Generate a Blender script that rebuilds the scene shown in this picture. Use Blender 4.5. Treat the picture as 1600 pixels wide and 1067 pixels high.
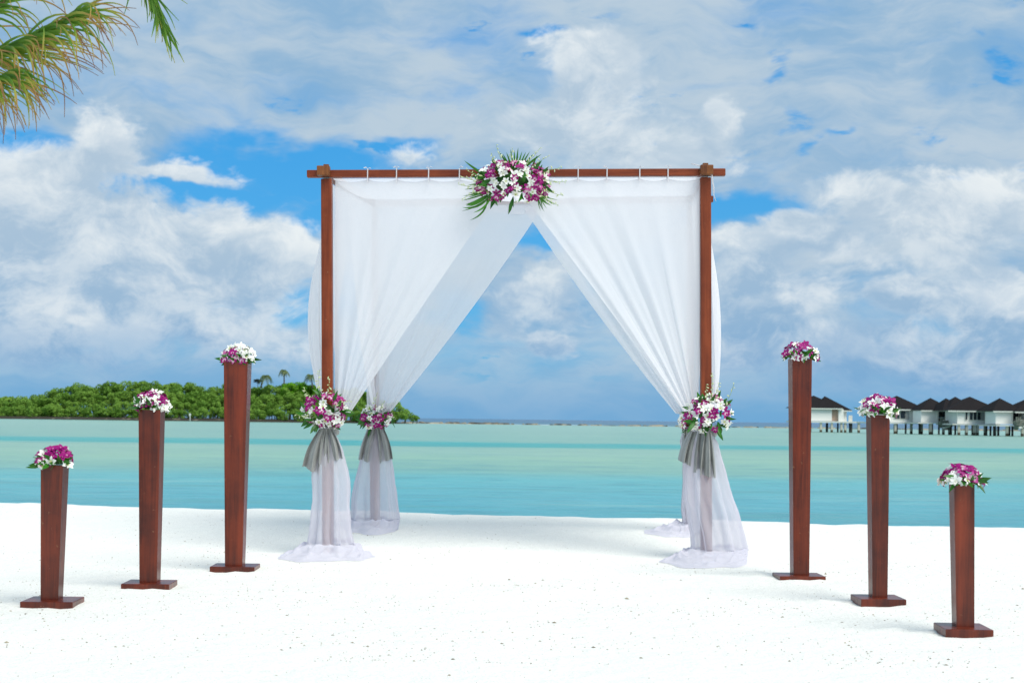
import bpy, math, random
from mathutils import Vector, Matrix, noise as mnoise
R = math.radians
rnd = random.Random(7)
for o in list(bpy.data.objects): bpy.data.objects.remove(o)
S = bpy.context.scene
COL = S.collection

# ------------------------------------------------------------------ camera
FPX, PPX, PPY, CAMZ, ROLL = 2222.0, 800.0, 655.0, 0.86, R(0.72)
RX = Vector((math.cos(ROLL), 0, math.sin(ROLL))); UX = Vector((-math.sin(ROLL), 0, math.cos(ROLL)))
CAMP = Vector((0, 0, CAMZ))
cam = bpy.data.cameras.new('camera'); camo = bpy.data.objects.new('camera', cam); COL.objects.link(camo)
camo.matrix_world = Matrix(((RX.x, UX.x, 0, 0), (0, 0, -1, 0), (RX.z, UX.z, 0, CAMZ), (0, 0, 0, 1)))
cam.sensor_width = 36; cam.lens = 50; cam.shift_y = (PPY - 533.5) / 1600.0
cam.clip_start = 0.1; cam.clip_end = 60000
cam.dof.use_dof = True; cam.dof.focus_distance = 8.6; cam.dof.aperture_fstop = 7.1
S.camera = camo
S.render.engine = 'CYCLES'
S.view_settings.view_transform = 'Standard'; S.view_settings.look = 'None'
S.view_settings.gamma = 1; S.view_settings.use_curve_mapping = False
EXPO = 1.25
S.view_settings.exposure = EXPO
S.cycles.transparent_max_bounces = 24
S.cycles.max_bounces = 8

def P(px, py, Z):                      # a point Z metres ahead that the photograph shows at (px, py)
    return CAMP + Z * (Vector((0, 1, 0)) + RX * ((px - PPX) / FPX) + UX * ((PPY - py) / FPX))

# ------------------------------------------------------------------ node helpers
class X:
    def __init__(s, nt, sock): s.nt, s.s = nt, sock
    def _m(s, op, *a, clamp=False):
        n = s.nt.nodes.new('ShaderNodeMath'); n.operation = op; n.use_clamp = clamp
        for i, v in enumerate((s,) + a):
            if isinstance(v, X): s.nt.links.new(v.s, n.inputs[i])
            else: n.inputs[i].default_value = v
        return X(s.nt, n.outputs[0])
    def __add__(s, o): return s._m('ADD', o)
    __radd__ = __add__
    def __sub__(s, o): return s._m('SUBTRACT', o)
    def __rsub__(s, o): return (s * -1.0) + o
    def __mul__(s, o): return s._m('MULTIPLY', o)
    __rmul__ = __mul__
    def __truediv__(s, o): return s._m('DIVIDE', o)
    def max(s, o): return s._m('MAXIMUM', o)
    def min(s, o): return s._m('MINIMUM', o)
    def smax(s, o, k): return s._m('SMOOTH_MAX', o, k)
    def pow(s, o): return s._m('POWER', o)
    def abs(s): return s._m('ABSOLUTE')
    def clamp(s): return s._m('ADD', 0.0, clamp=True)
    def ss(s, a, b, lo=0.0, hi=1.0):
        n = s.nt.nodes.new('ShaderNodeMapRange'); n.interpolation_type = 'SMOOTHSTEP'
        s.nt.links.new(s.s, n.inputs[0])
        for i, v in enumerate((a, b, lo, hi)): n.inputs[i + 1].default_value = v
        return X(s.nt, n.outputs[0])
def new(nt, t, **k):
    n = nt.nodes.new(t)
    for a, b in k.items(): setattr(n, a, b)
    return n
def setin(nt, sock, v):
    if isinstance(v, X): nt.links.new(v.s, sock)
    elif hasattr(v, 'node'): nt.links.new(v, sock)
    else: sock.default_value = v
def noise(nt, vec, scale, detail=4, rough=.5, lac=2.0, dist=0.0):
    n = new(nt, 'ShaderNodeTexNoise'); nt.links.new(vec, n.inputs['Vector'])
    n.inputs['Scale'].default_value = scale; n.inputs['Detail'].default_value = detail
    n.inputs['Roughness'].default_value = rough; n.inputs['Lacunarity'].default_value = lac
    n.inputs['Distortion'].default_value = dist
    return X(nt, n.outputs['Fac'])
def vmul(nt, vec, k, add=(0, 0, 0)):
    n = new(nt, 'ShaderNodeMapping'); nt.links.new(vec, n.inputs['Vector'])
    n.inputs['Scale'].default_value = k; n.inputs['Location'].default_value = add
    return n.outputs[0]
def mix(nt, f, a, b):
    n = new(nt, 'ShaderNodeMix', data_type='RGBA'); n.clamp_factor = True
    setin(nt, n.inputs[0], f)
    for sock, v in ((n.inputs[6], a), (n.inputs[7], b)):
        if hasattr(v, 'node'): nt.links.new(v, sock)
        else: sock.default_value = (*v[:3], 1)
    return n.outputs[2]
def ramp(nt, f, stops, interp='LINEAR'):
    n = new(nt, 'ShaderNodeValToRGB'); cr = n.color_ramp; cr.interpolation = interp
    while len(cr.elements) < len(stops): cr.elements.new(.5)
    for e, (p, c) in zip(cr.elements, stops): e.position = p; e.color = (*c[:3], 1)
    setin(nt, n.inputs[0], f)
    return n.outputs[0]
def sep(nt, vec):
    n = new(nt, 'ShaderNodeSeparateXYZ'); nt.links.new(vec, n.inputs[0])
    return [X(nt, o) for o in n.outputs]
def bump(nt, h, strength=.3, dist=.01):
    n = new(nt, 'ShaderNodeBump'); n.inputs['Strength'].default_value = strength
    n.inputs['Distance'].default_value = dist; setin(nt, n.inputs['Height'], h)
    return n.outputs[0]
def material(name):
    m = bpy.data.materials.new(name); m.use_nodes = True; nt = m.node_tree
    b = nt.nodes['Principled BSDF']
    return m, nt, b
def texco(nt, kind='Object'):
    return new(nt, 'ShaderNodeTexCoord').outputs[kind]

# ------------------------------------------------------------------ sky
SUN_EL, SUN_AZ = R(54), R(138)          # azimuth clockwise from +Y (the way the camera looks)
sunv = Vector((math.sin(SUN_AZ) * math.cos(SUN_EL), math.cos(SUN_AZ) * math.cos(SUN_EL), math.sin(SUN_EL)))
W = bpy.data.worlds.new('World'); S.world = W; W.use_nodes = True
nt = W.node_tree; nt.nodes.clear()
sky = new(nt, 'ShaderNodeTexSky', sky_type='NISHITA', sun_disc=False)
sky.sun_elevation = SUN_EL; sky.sun_rotation = SUN_AZ; sky.air_density = 1.0; sky.dust_density = .4; sky.ozone_density = 2.0
gen = texco(nt, 'Generated')
dx, dy, dz = sep(nt, gen)
az0 = dx._m('ARCTAN2', dy); el0 = dz._m('ARCSINE')
wv = vmul(nt, gen, (1, 1, 1.9)); wa = noise(nt, wv, 7.0, 5, .6); wb = noise(nt, vmul(nt, gen, (1, 1, 1.9), (3.1, 1.7, 5.2)), 7.0, 5, .6)
az = az0 + (wa - .5) * .15; el = el0 + (wb - .5) * .085
def azel(px, py):
    d = (P(px, py, 1) - CAMP).normalized()
    return math.atan2(d.x, d.y), math.asin(d.z)
def ell(px, py, rx, ry, A, E):           # 1 at the centre of a cloud, 0 at its rim
    a, e = azel(px, py)
    q = ((A - a) / (rx / FPX)); w = ((E - e) / (ry / FPX))
    return 1.0 - (q * q + w * w)._m('SQRT')
# (centre x, centre y, half width, half height, weight)
CUM = [(150, 215, 80, 66, 1), (60, 300, 185, 100, 1), (310, 350, 90, 60, 1), (235, 420, 330, 125, 1.1), (430, 385, 150, 66, 1), (120, 480, 380, 130, 1.1), (330, 520, 230, 60, .8),
       (235, 262, 150, 26, .8), (925, 130, 92, 80, .8), (890, 215, 160, 75, 1), (1010, 260, 170, 85, .9), (1115, 170, 40, 44, .5),
       (1185, 415, 120, 62, 1), (1290, 385, 95, 45, .9), (1405, 450, 95, 55, 1.0), (1560, 475, 105, 72, 1.2), (1500, 330, 190, 75, .95), (1400, 560, 260, 60, .8), (1240, 470, 150, 70, .8),
       (1180, 480, 90, 30, .9), (870, 470, 130, 75, .8), (870, 545, 60, 26, .9), (1250, 540, 260, 60, .7), (640, 250, 60, 30, .5)]
def cumulus(A, E, vec):
    n1 = noise(nt, vec, 10.0, 7, .62, 2.1, 0); n2 = noise(nt, vec, 3.2, 3, .5)
    d = ell(*CUM[0][:4], A, E) * CUM[0][4]
    for c in CUM[1:]: d = d.smax(ell(*c[:4], A, E) * c[4], .18)
    # away from the frame the same kind of cloud goes on with the noise alone
    far = (n2 - .5) * 4.2 - .05 - E.ss(.25, .55) * .35
    side = (A.abs() - .37).ss(0, .12).max((E - .30).ss(0, .1))
    d = d.max(-1.2) * (1.0 - side) + far * side
    return d * 1.1 + (n1 - .5) * 2.3 - .10
warp = new(nt, 'ShaderNodeVectorMath', operation='ADD'); nt.links.new(gen, warp.inputs[0])
wn = new(nt, 'ShaderNodeTexNoise'); nt.links.new(gen, wn.inputs['Vector']); wn.inputs['Scale'].default_value = 14; wn.inputs['Detail'].default_value = 3
wo = new(nt, 'ShaderNodeVectorMath', operation='MULTIPLY_ADD'); nt.links.new(wn.outputs['Color'], wo.inputs[0])
wo.inputs[1].default_value = (.05, .05, .05); wo.inputs[2].default_value = (-.025, -.025, -.025)
nt.links.new(wo.outputs[0], warp.inputs[1])
v1 = vmul(nt, warp.outputs[0], (1, 1, 1.5))
D1 = cumulus(az, el, v1)
OFFA, OFFE = .010, .020                  # towards the light: right and up
v2 = vmul(nt, warp.outputs[0], (1, 1, 1.5), (OFFA, 0, OFFE * 1.5))
D2 = cumulus(az + OFFA, el + OFFE, v2)
calpha = D1.ss(-.08, .36)
nb = noise(nt, v1, 15.0, 7, .66)
lit = (((D1 - D2) * .85).clamp() * .62 + nb.ss(.39, .63) * .56 + D1.ss(.1, .5, .14, -.04)).clamp() 
thick = D1.ss(.1, 1.0)
# high veil with small blue holes
vv = vmul(nt, warp.outputs[0], (1, 1, 3.4))
vn = noise(nt, vv, 7.5, 7, .56, 2.1, .1); vn2 = noise(nt, vv, 2.6, 3, .5)
def hole(px, py, rx, ry): return ell(px, py, rx * 1.05, ry * 1.0, az, el).ss(0, .9)
gaps = hole(430, 255, 330, 62)
for h in ((330, 300, 280, 45), (20, 225, 130, 55), (640, 235, 110, 40), (480, 330, 90, 60), (1170, 345, 190, 48), (850, 370, 60, 40), (1000, 420, 120, 60), (430, 470, 110, 60), (700, 470, 80, 60)):
    gaps = gaps.max(hole(*h) * .9)
small = hole(1232, 107, 44, 12)
for h in ((1262, 172, 26, 30), (1285, 212, 22, 15), (1330, 196, 40, 10), (1555, 100, 42, 14), (1560, 130, 18, 26), (1515, 265, 50, 12), (1240, 188, 60, 10), (870, 60, 70, 12), (1170, 62, 30, 10), (1498, 63, 26, 14), (1455, 200, 22, 14)):
    small = small.max(hole(*h))
small = small * noise(nt, vv, 26.0, 6, .62).ss(.36, .60)
brk = noise(nt, vmul(nt, gen, (1, 1, 3.0), (4.4, 0, 0)), 20.0, 6, .58).ss(.60, .70) * noise(nt, vmul(nt, gen, (1, 1, 2.0), (1.4, 6, 0)), 4.0, 2, .5).ss(.42, .56)
small = small.max(brk * .8)
veil = ((vn - .5) * 2.4 + (vn2 - .5) * 1.0 + .78 - gaps * 1.25 - small * .66).ss(-.25, .85)
veil = veil * el.ss(-.02, .10, .62, 1.0)
K = 1.0 / (0.1 * 2 ** EXPO)
def kc(r, g, b): return (r * K, g * K, b * K)
# clear sky: the Nishita sky, a little more saturated as in the photograph
tint = new(nt, 'ShaderNodeMix', data_type='RGBA', blend_type='MULTIPLY'); tint.inputs[0].default_value = 1
nt.links.new(sky.outputs[0], tint.inputs[6]); tint.inputs[7].default_value = (.26, .62, .86, 1)
clear = mix(nt, .80, tint.outputs[2], ramp(nt, el, [(0, kc(.10, .31, .58)), (.10, kc(.06, .34, .68)), (.22, kc(.03, .31, .70)), (.5, kc(.035, .22, .60)), (1, kc(.03, .15, .45))]))
vcol = mix(nt, (noise(nt, vv, 5.0, 6, .6) * .6 + noise(nt, vv, 17.0, 5, .6) * .4).ss(.38, .62), kc(.27, .46, .67), kc(.49, .61, .72))
c = mix(nt, veil, clear, vcol)
shade = mix(nt, el.ss(.02, .16), kc(.24, .43, .65), kc(.44, .57, .70))
ccol = mix(nt, (lit * 1.0).clamp(), shade, kc(.84, .89, .91))
ccol = mix(nt, el.ss(.0, .07, .65, 0), ccol, kc(.16, .35, .62))
c = mix(nt, calpha * el.ss(.0, .06, .35, .96), c, ccol)
# low band of grey blue air above the sea; below the horizon a sea grey
c = mix(nt, el0.ss(-.002, .050, .66, 0), c, kc(.145, .38, .67))
c = mix(nt, el0.ss(-.02, -.003, 1, 0), c, kc(.12, .30, .42))
bg = new(nt, 'ShaderNodeBackground'); nt.links.new(c, bg.inputs[0]); bg.inputs[1].default_value = 0.1
wout = new(nt, 'ShaderNodeOutputWorld'); nt.links.new(bg.outputs[0], wout.inputs[0])

sun = bpy.data.lights.new('sun', 'SUN'); sun.energy = 1.5; sun.angle = R(38); sun.color = (1, .95, .86)
suno = bpy.data.objects.new('sun', sun); COL.objects.link(suno)
suno.rotation_euler = (-sunv).to_track_quat('-Z', 'Y').to_euler()

# ------------------------------------------------------------------ materials
def wood_mat(name, base, dark, coat=.25, seed=0, scale=1.0):
    m, nt, b = material(name); oc = texco(nt)
    oi = new(nt, 'ShaderNodeObjectInfo')
    va = new(nt, 'ShaderNodeVectorMath', operation='ADD'); nt.links.new(oc, va.inputs[0])
    cmb = new(nt, 'ShaderNodeCombineXYZ'); nt.links.new((X(nt, oi.outputs['Random']) * 20.0).s, cmb.inputs[0]); nt.links.new((X(nt, oi.outputs['Random']) * 7.0).s, cmb.inputs[2])
    nt.links.new(cmb.outputs[0], va.inputs[1]); v = va.outputs[0]
    g1 = noise(nt, vmul(nt, v, (26, 26, 1.3)), 1.4, 6, .62, 2, .6)
    g2 = noise(nt, vmul(nt, v, (90, 90, 3)), 2.0, 3, .5)
    g3 = noise(nt, v, 5.0, 4, .6)
    f = (g1 * .6 + g3 * .6 + g2 * .25 - .22).clamp()
    c = mix(nt, f.ss(.25, .78), dark, base)
    c = mix(nt, noise(nt, vmul(nt, v, (14, 14, .8)), 1.0, 4, .6).ss(.50, .72) * .45, c, tuple(x * 1.7 for x in base))
    wear = noise(nt, v, 38.0, 5, .7).ss(.64, .70) * noise(nt, v, 3.3, 2, .5).ss(.5, .62)
    c = mix(nt, wear * .75, c, (.33, .17, .085))
    nt.links.new(c, b.inputs['Base Color'])
    setin(nt, b.inputs['Roughness'], g2.ss(.2, .8, .34, .52))
    b.inputs['Specular IOR Level'].default_value = .25
    b.inputs['Coat Weight'].default_value = coat; b.inputs['Coat Roughness'].default_value = .22
    nt.links.new(bump(nt, g1 * .5 + g2 * .5 - wear * .6, .35, .002), b.inputs['Normal'])
    return m
M = {}
M['wood'] = wood_mat('varnished_red_wood', (.165, .024, .006), (.042, .006, .003), .45)
M['wood_front'] = wood_mat('post_wood', (.235, .052, .017), (.11, .020, .008), .05)
M['end'] = wood_mat('end_grain_wood', (.26, .095, .028), (.08, .025, .010), .05)

def cloth_mat(name, col, transp, tw=.5, rough=.6, bumpk=.25):
    m, nt, b = material(name); nt.nodes.remove(b)
    out = nt.nodes['Material Output']; oc = texco(nt)
    n1 = noise(nt, oc, 60, 3, .6); n2 = noise(nt, oc, 420, 2, .5); n3 = noise(nt, oc, 5, 5, .6)
    bn = bump(nt, n1 * .10 + n3 * 1.2 + n2 * .04, bumpk, .012)
    d = new(nt, 'ShaderNodeBsdfDiffuse'); t = new(nt, 'ShaderNodeBsdfTranslucent'); tr = new(nt, 'ShaderNodeBsdfTransparent')
    for s in (d, t): s.inputs['Color'].default_value = (*col, 1); nt.links.new(bn, s.inputs['Normal'])
    m1 = new(nt, 'ShaderNodeMixShader'); m1.inputs[0].default_value = tw
    nt.links.new(d.outputs[0], m1.inputs[1]); nt.links.new(t.outputs[0], m1.inputs[2])
    lw = new(nt, 'ShaderNodeLayerWeight'); lw.inputs[0].default_value = .35
    f = (1.0 - X(nt, lw.outputs['Facing'])).pow(.7) * transp
    m2 = new(nt, 'ShaderNodeMixShader'); setin(nt, m2.inputs[0], (f + (n2 - .5) * .12).clamp())
    nt.links.new(m1.outputs[0], m2.inputs[1]); nt.links.new(tr.outputs[0], m2.inputs[2])
    nt.links.new(m2.outputs[0], out.inputs[0])
    return m
M['sheer'] = cloth_mat('sheer_white_voile', (.885, .88, .905), .19)
M['canopy'] = cloth_mat('sheer_white_roof_voile', (.88, .88, .91), .32)
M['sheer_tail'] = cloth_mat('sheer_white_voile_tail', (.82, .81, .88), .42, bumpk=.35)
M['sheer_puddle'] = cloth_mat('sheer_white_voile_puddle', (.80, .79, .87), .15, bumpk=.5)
M['ribbon'] = cloth_mat('white_ribbon', (.85, .84, .86), .0)
m, nt, b = material('grey_satin'); oc = texco(nt)
n = noise(nt, oc, 14, 4, .6)
nt.links.new(mix(nt, n, (.19, .20, .19), (.32, .33, .31)), b.inputs['Base Color'])
b.inputs['Roughness'].default_value = .30; b.inputs['Sheen Weight'].default_value = .3
b.inputs['Specular IOR Level'].default_value = .6
nt.links.new(bump(nt, n, .3, .01), b.inputs['Normal']); M['satin'] = m

def petal_mat(name, inner, outer, r0, r1):
    m, nt, b = material(name); oc = texco(nt)
    ln = new(nt, 'ShaderNodeVectorMath', operation='LENGTH'); nt.links.new(oc, ln.inputs[0])
    r = X(nt, ln.outputs['Value']); oi = new(nt, 'ShaderNodeObjectInfo')
    rv = X(nt, oi.outputs['Random'])
    c = mix(nt, (r + (noise(nt, oc, 90, 3, .6) - .5) * .02 + (rv - .5) * .012).ss(r0, r1), inner, outer)
    nt.links.new(c, b.inputs['Base Color']); b.inputs['Roughness'].default_value = .5
    b.inputs['Subsurface Weight'].default_value = .0
    b.inputs['Specular IOR Level'].default_value = .2
    return m
M['pet_white'] = petal_mat('white_petal', (.70, .74, .52), (.86, .87, .82), .003, .012)
M['pet_purple'] = petal_mat('purple_petal', (.80, .60, .70), (.30, .004, .16), .003, .013)
M['pet_pink'] = petal_mat('pale_pink_petal', (.84, .80, .74), (.50, .07, .30), .006, .024)
M['lip_purple'] = petal_mat('dark_purple_lip', (.55, .05, .25), (.28, .006, .14), .004, .012)
M['lip_white'] = petal_mat('white_lip', (.55, .60, .20), (.85, .84, .76), .004, .010)
def leaf_mat(name, a, bcol, transl=.3, scale=30, rough=.42):
    m, nt, b = material(name); oc = texco(nt); oi = new(nt, 'ShaderNodeObjectInfo')
    f = noise(nt, oc, scale, 3, .6) * .6 + X(nt, oi.outputs['Random']) * .5 - .05
    c = mix(nt, f.clamp(), a, bcol)
    nt.links.new(c, b.inputs['Base Color']); b.inputs['Roughness'].default_value = rough
    out = nt.nodes['Material Output']
    t = new(nt, 'ShaderNodeBsdfTranslucent'); nt.links.new(c, t.inputs[0])
    ms = new(nt, 'ShaderNodeMixShader'); ms.inputs[0].default_value = transl
    nt.links.new(b.outputs[0], ms.inputs[1]); nt.links.new(t.outputs[0], ms.inputs[2]); nt.links.new(ms.outputs[0], out.inputs[0])
    return m
M['leaf'] = leaf_mat('glossy_green_leaf', (.008, .060, .004), (.040, .24, .010), .25)
M['blade'] = leaf_mat('palm_blade', (.02, .11, .006), (.07, .28, .012), .3)
M['bud'] = leaf_mat('green_white_bud', (.55, .66, .30), (.78, .82, .60), .2)
M['stem'] = leaf_mat('pale_green_stem', (.22, .36, .08), (.34, .46, .16), .1)

# ------------------------------------------------------------------ mesh helpers
def link_mesh(name, V, F, mats, parent=None, smooth=True, mi=None, uv=None):
    me = bpy.data.meshes.new(name); me.from_pydata([tuple(v) for v in V], [], F); me.update()
    for mm in (mats if isinstance(mats, (list, tuple)) else [mats]): me.materials.append(mm)
    if mi: me.polygons.foreach_set('material_index', mi)
    if smooth: me.polygons.foreach_set('use_smooth', [True] * len(F))
    if uv:
        l = me.uv_layers.new(name='UVMap')
        for lp in me.loops: l.data[lp.index].uv = uv[lp.vertex_index]
    o = bpy.data.objects.new(name, me); COL.objects.link(o)
    if parent: o.parent = parent
    return o
def tag(o, label=None, cat=None, group=None, kind=None):
    if label: o['label'] = label
    if cat: o['category'] = cat
    if group: o['group'] = group
    if kind: o['kind'] = kind
    return o
def thing(name, loc, label, cat, group=None):
    o = bpy.data.objects.new(name, None); COL.objects.link(o); o.location = loc; o.empty_display_size = .1
    return tag(o, label, cat, group)
def box_vf(x0, x1, y0, y1, z0, z1, bev=0.0):
    if bev <= 0:
        V = [(x, y, z) for z in (z0, z1) for y in (y0, y1) for x in (x0, x1)]
        return V, [(0, 2, 3, 1), (4, 5, 7, 6), (0, 1, 5, 4), (2, 6, 7, 3), (0, 4, 6, 2), (1, 3, 7, 5)]
    import bmesh
    bm = bmesh.new(); bmesh.ops.create_cube(bm, size=1)
    for v in bm.verts:
        v.co = Vector(((x0 + x1) / 2 + v.co.x * (x1 - x0), (y0 + y1) / 2 + v.co.y * (y1 - y0), (z0 + z1) / 2 + v.co.z * (z1 - z0)))
    bmesh.ops.bevel(bm, geom=bm.edges[:], offset=bev, segments=2, affect='EDGES', profile=.6)
    bm.verts.ensure_lookup_table(); V = [v.co.copy() for v in bm.verts]; F = [tuple(v.index for v in f.verts) for f in bm.faces]
    bm.free(); return V, F
def box(name, x0, x1, y0, y1, z0, z1, mat, parent=None, bev=0.0):
    V, F = box_vf(x0, x1, y0, y1, z0, z1, bev)
    return link_mesh(name, V, F, mat, parent, smooth=False)
def bar(name, a, b, w, h, mat, parent=None, bev=.004, up=Vector((0, 0, 1))):
    """a straight timber from a to b, w across and h high"""
    a, b = Vector(a), Vector(b); d = b - a; L = d.length; zax = d.normalized()
    xax = up.cross(zax)
    if xax.length < .01: xax = Vector((1, 0, 0))
    xax.normalize(); yax = zax.cross(xax)
    V, F = box_vf(-w / 2, w / 2, -h / 2, h / 2, 0, L, bev)
    o = link_mesh(name, V, F, mat, parent, smooth=False)
    Mx = Matrix((xax, yax, zax)).transposed().to_4x4(); Mx.translation = a
    o.matrix_local = Mx
    return o
def grid(nu, nv, fn, closed=False):
    V = []; F = []
    for j in range(nv + 1):
        for i in range(nu + (0 if closed else 1)):
            V.append(fn(i / nu, j / nv))
    n = nu if closed else nu + 1
    for j in range(nv):
        for i in range(nu):
            i2 = (i + 1) % n
            F.append((j * n + i, j * n + i2, (j + 1) * n + i2, (j + 1) * n + i))
    return V, F
def tube(pts, rad, seg=6, cap=True):
    V = []; F = []; n = len(pts)
    for k, p in enumerate(pts):
        p = Vector(p); t = (Vector(pts[min(k + 1, n - 1)]) - Vector(pts[max(k - 1, 0)])).normalized()
        a = t.cross(Vector((.31, .2, .93))).normalized(); b = t.cross(a)
        r = rad[k] if isinstance(rad, (list, tuple)) else rad
        for s in range(seg):
            an = 2 * math.pi * s / seg; V.append(p + (a * math.cos(an) + b * math.sin(an)) * r)
    for k in range(n - 1):
        for s in range(seg):
            s2 = (s + 1) % seg; F.append((k * seg + s, k * seg + s2, (k + 1) * seg + s2, (k + 1) * seg + s))
    if cap: F.append(tuple(range(seg - 1, -1, -1))); F.append(tuple((n - 1) * seg + s for s in range(seg)))
    return V, F
class MB:
    def __init__(s): s.V = []; s.F = []; s.mi = []
    def add(s, vf, m=0):
        k = len(s.V); s.V += [Vector(v) for v in vf[0]]; s.F += [tuple(i + k for i in f) for f in vf[1]]; s.mi += [m] * len(vf[1])
    def build(s, name, mats, parent=None, smooth=True): return link_mesh(name, s.V, s.F, mats, parent, smooth, s.mi)
def fbm(x, y, z=0.0, o=4): return mnoise.fractal(Vector((x, y, z)), 1.0, 2.0, o)
def sst(a, b, x):
    t = max(0, min(1, (x - a) / (b - a))); return t * t * (3 - 2 * t)

# ------------------------------------------------------------------ ground
SEA = -0.8
CREST = [(-60, 14.2), (-5, 12.6), (-4.54, 12.55), (-2.2, 12.15), (0, 11.75), (2.1, 11.5), (4, 11.0), (60, 10.0)]
def crest_y(x):
    for (a, ya), (b, yb) in zip(CREST, CREST[1:]):
        if x <= b or b == 60: return ya + (yb - ya) * max(0, min(1, (x - a) / (b - a)))
def ground_z(x, y):
    c = crest_y(x) + .10 * fbm(x * .8, 3.3) 
    z = .06 * sst(9.0, 11.0, y) + .012 * fbm(x * .55, y * .55, 2) * sst(3, 5, y)
    z += .010 * fbm(x * 2.2, y * 2.2, 5) * .6
    z += .016 * math.exp(-((y - c + .25) / .35) ** 2) * (fbm(x * 3.0, 7) + .3)
    for bx, by in ((-2.07, 6.39), (-1.76, 7.05), (-1.52, 7.9), (1.52, 7.78), (1.71, 6.8), (1.79, 5.83)):
        dd = max(abs(x - bx) / .17, abs(y - by) / .14)
        if dd < 2.2: z += .020 * math.exp(-((dd - 1.05) / .30) ** 2) * max(0, .35 + 1.2 * fbm(x * 9, y * 9, 3))
    if y > c: z -= .17 * (y - c) * min(1.0, (y - c) / .5 + .15)
    return max(z, -2.2)
def frange(a, b, s):
    r = []; x = a
    while x < b - 1e-6: r.append(x); x += s
    return r
xs = [-60, -40, -25, -16, -11, -8] + frange(-6.6, 6.6, .06) + [6.6, 8, 11, 16, 25, 40, 60]
ys = [-40, -25, -15, -8, -4, -1, 1, 2, 3] + frange(3.5, 14.5, .06) + [14.5, 15, 16, 18, 21, 26, 32, 60, 120]
V = [(x, y, ground_z(x, y)) for y in ys for x in xs]; nx = len(xs)
F = [(j * nx + i, j * nx + i + 1, (j + 1) * nx + i + 1, (j + 1) * nx + i) for j in range(len(ys) - 1) for i in range(nx - 1)]
m, nt, b = material('white_coral_sand'); wp = new(nt, 'ShaderNodeNewGeometry').outputs['Position']
fine = noise(nt, wp, 110, 4, .75); mid = noise(nt, wp, 26, 4, .6); big = noise(nt, wp, 1.1, 4, .55)
c = mix(nt, fine.ss(.3, .6), (.66, .65, .60), (.86, .855, .80))
c = mix(nt, big.ss(.35, .7) * .25, c, (.80, .82, .76))
vo = new(nt, 'ShaderNodeTexVoronoi', feature='F1'); nt.links.new(wp, vo.inputs['Vector']); vo.inputs['Scale'].default_value = 46
vcn = sep(nt, vo.outputs['Color'])[0]
speck = X(nt, vo.outputs['Distance']).ss(.10, .17, 1, 0) * vcn.ss(.86, .90) * noise(nt, wp, 2.2, 3, .6).ss(.40, .62)
c = mix(nt, speck * .8, c, (.40, .34, .25))
nt.links.new(c, b.inputs['Base Color']); b.inputs['Roughness'].default_value = .92; b.inputs['Specular IOR Level'].default_value = .15
nt.links.new(bump(nt, fine * .35 + mid * 1.2 + noise(nt, wp, 7, 3, .5) * 2.2, .55, .012), b.inputs['Normal']); M['sand'] = m
tag(link_mesh('sand_beach', V, F, m), kind='structure')

# ------------------------------------------------------------------ sea
m, nt, b = material('lagoon_water'); wp = new(nt, 'ShaderNodeNewGeometry').outputs['Position']
wx, wy, wz = sep(nt, wp)
wn1 = noise(nt, vmul(nt, wp, (.010, .03, 1)), 1.0, 5, .6); wn2 = noise(nt, vmul(nt, wp, (.05, .14, 1)), 1.0, 5, .6)
yy = wy + wx * .02
lg = ((yy + (wn1 - .5) * yy * .22 + (wn2 - .5) * yy * .14) / 10.0).max(.1)._m('LOGARITHM', 10.0)      # 0 at 10 m, 1 at 100 m, 2 at 1 km
pos = (lg / 3.0).clamp()
def lp(mm): return math.log10(mm / 10.0) / 3.0
deep_teal, teal, pale, turq = (.055, .30, .37), (.07, .36, .42), (.27, .50, .44), (.04, .43, .43)
stops = [(0, (.06, .31, .37)), (lp(24), (.065, .33, .39)), (lp(30), (.09, .38, .43)), (lp(38), (.11, .42, .43)), (lp(45), (.20, .42, .33)), (lp(60), (.27, .47, .33)),
         (lp(82), (.24, .43, .33)), (lp(86), (.02, .34, .31)), (lp(99), (.03, .36, .34)), (lp(105), (.22, .42, .33)), (lp(180), (.25, .43, .34)), (lp(330), (.27, .46, .37)),
         (lp(452), (.25, .43, .36)), (lp(475), (.03, .14, .22)), (lp(900), (.030, .10, .22)), (1, (.03, .09, .22))]
c = ramp(nt, pos, stops)
w1 = noise(nt, vmul(nt, wp, (.5, 1.4, 1)), 1.0, 5, .65); w2 = noise(nt, vmul(nt, wp, (.09, .40, 1)), 1.0, 5, .65)
c = mix(nt, (w1.ss(.50, .70) * .55).clamp(), c, (.045, .22, .27))
c = mix(nt, (w2.ss(.50, .70) * .55).clamp(), c, (.10, .31, .30))
c = mix(nt, w2.ss(.48, .28) * .30, c, (.33, .53, .42))
w3 = noise(nt, vmul(nt, wp, (.022, .075, 1)), 1.0, 6, .68)
c = mix(nt, w3.ss(.52, .70) * .32 * wy.ss(30, 70), c, (.13, .32, .29)); c = mix(nt, w3.ss(.46, .32) * .28 * wy.ss(30, 70), c, (.36, .52, .42))
w4 = noise(nt, vmul(nt, wp, (.9, 3.0, 1)), 1.0, 4, .6)
c = mix(nt, w4.ss(.52, .68) * .45 * wy.ss(70, 35), c, (.04, .22, .28)); c = mix(nt, w4.ss(.44, .30) * .35 * wy.ss(70, 35), c, (.16, .42, .45))
foam = noise(nt, vmul(nt, wp, (.022, .02, 1)), 1.0, 5, .7).ss(.50, .56) * wy.ss(452, 458) * wy.ss(500, 480)
c = mix(nt, foam, c, (.75, .80, .80))
nt.links.new(c, b.inputs['Base Color']); b.inputs['Roughness'].default_value = .3; b.inputs['Specular IOR Level'].default_value = .14
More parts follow.
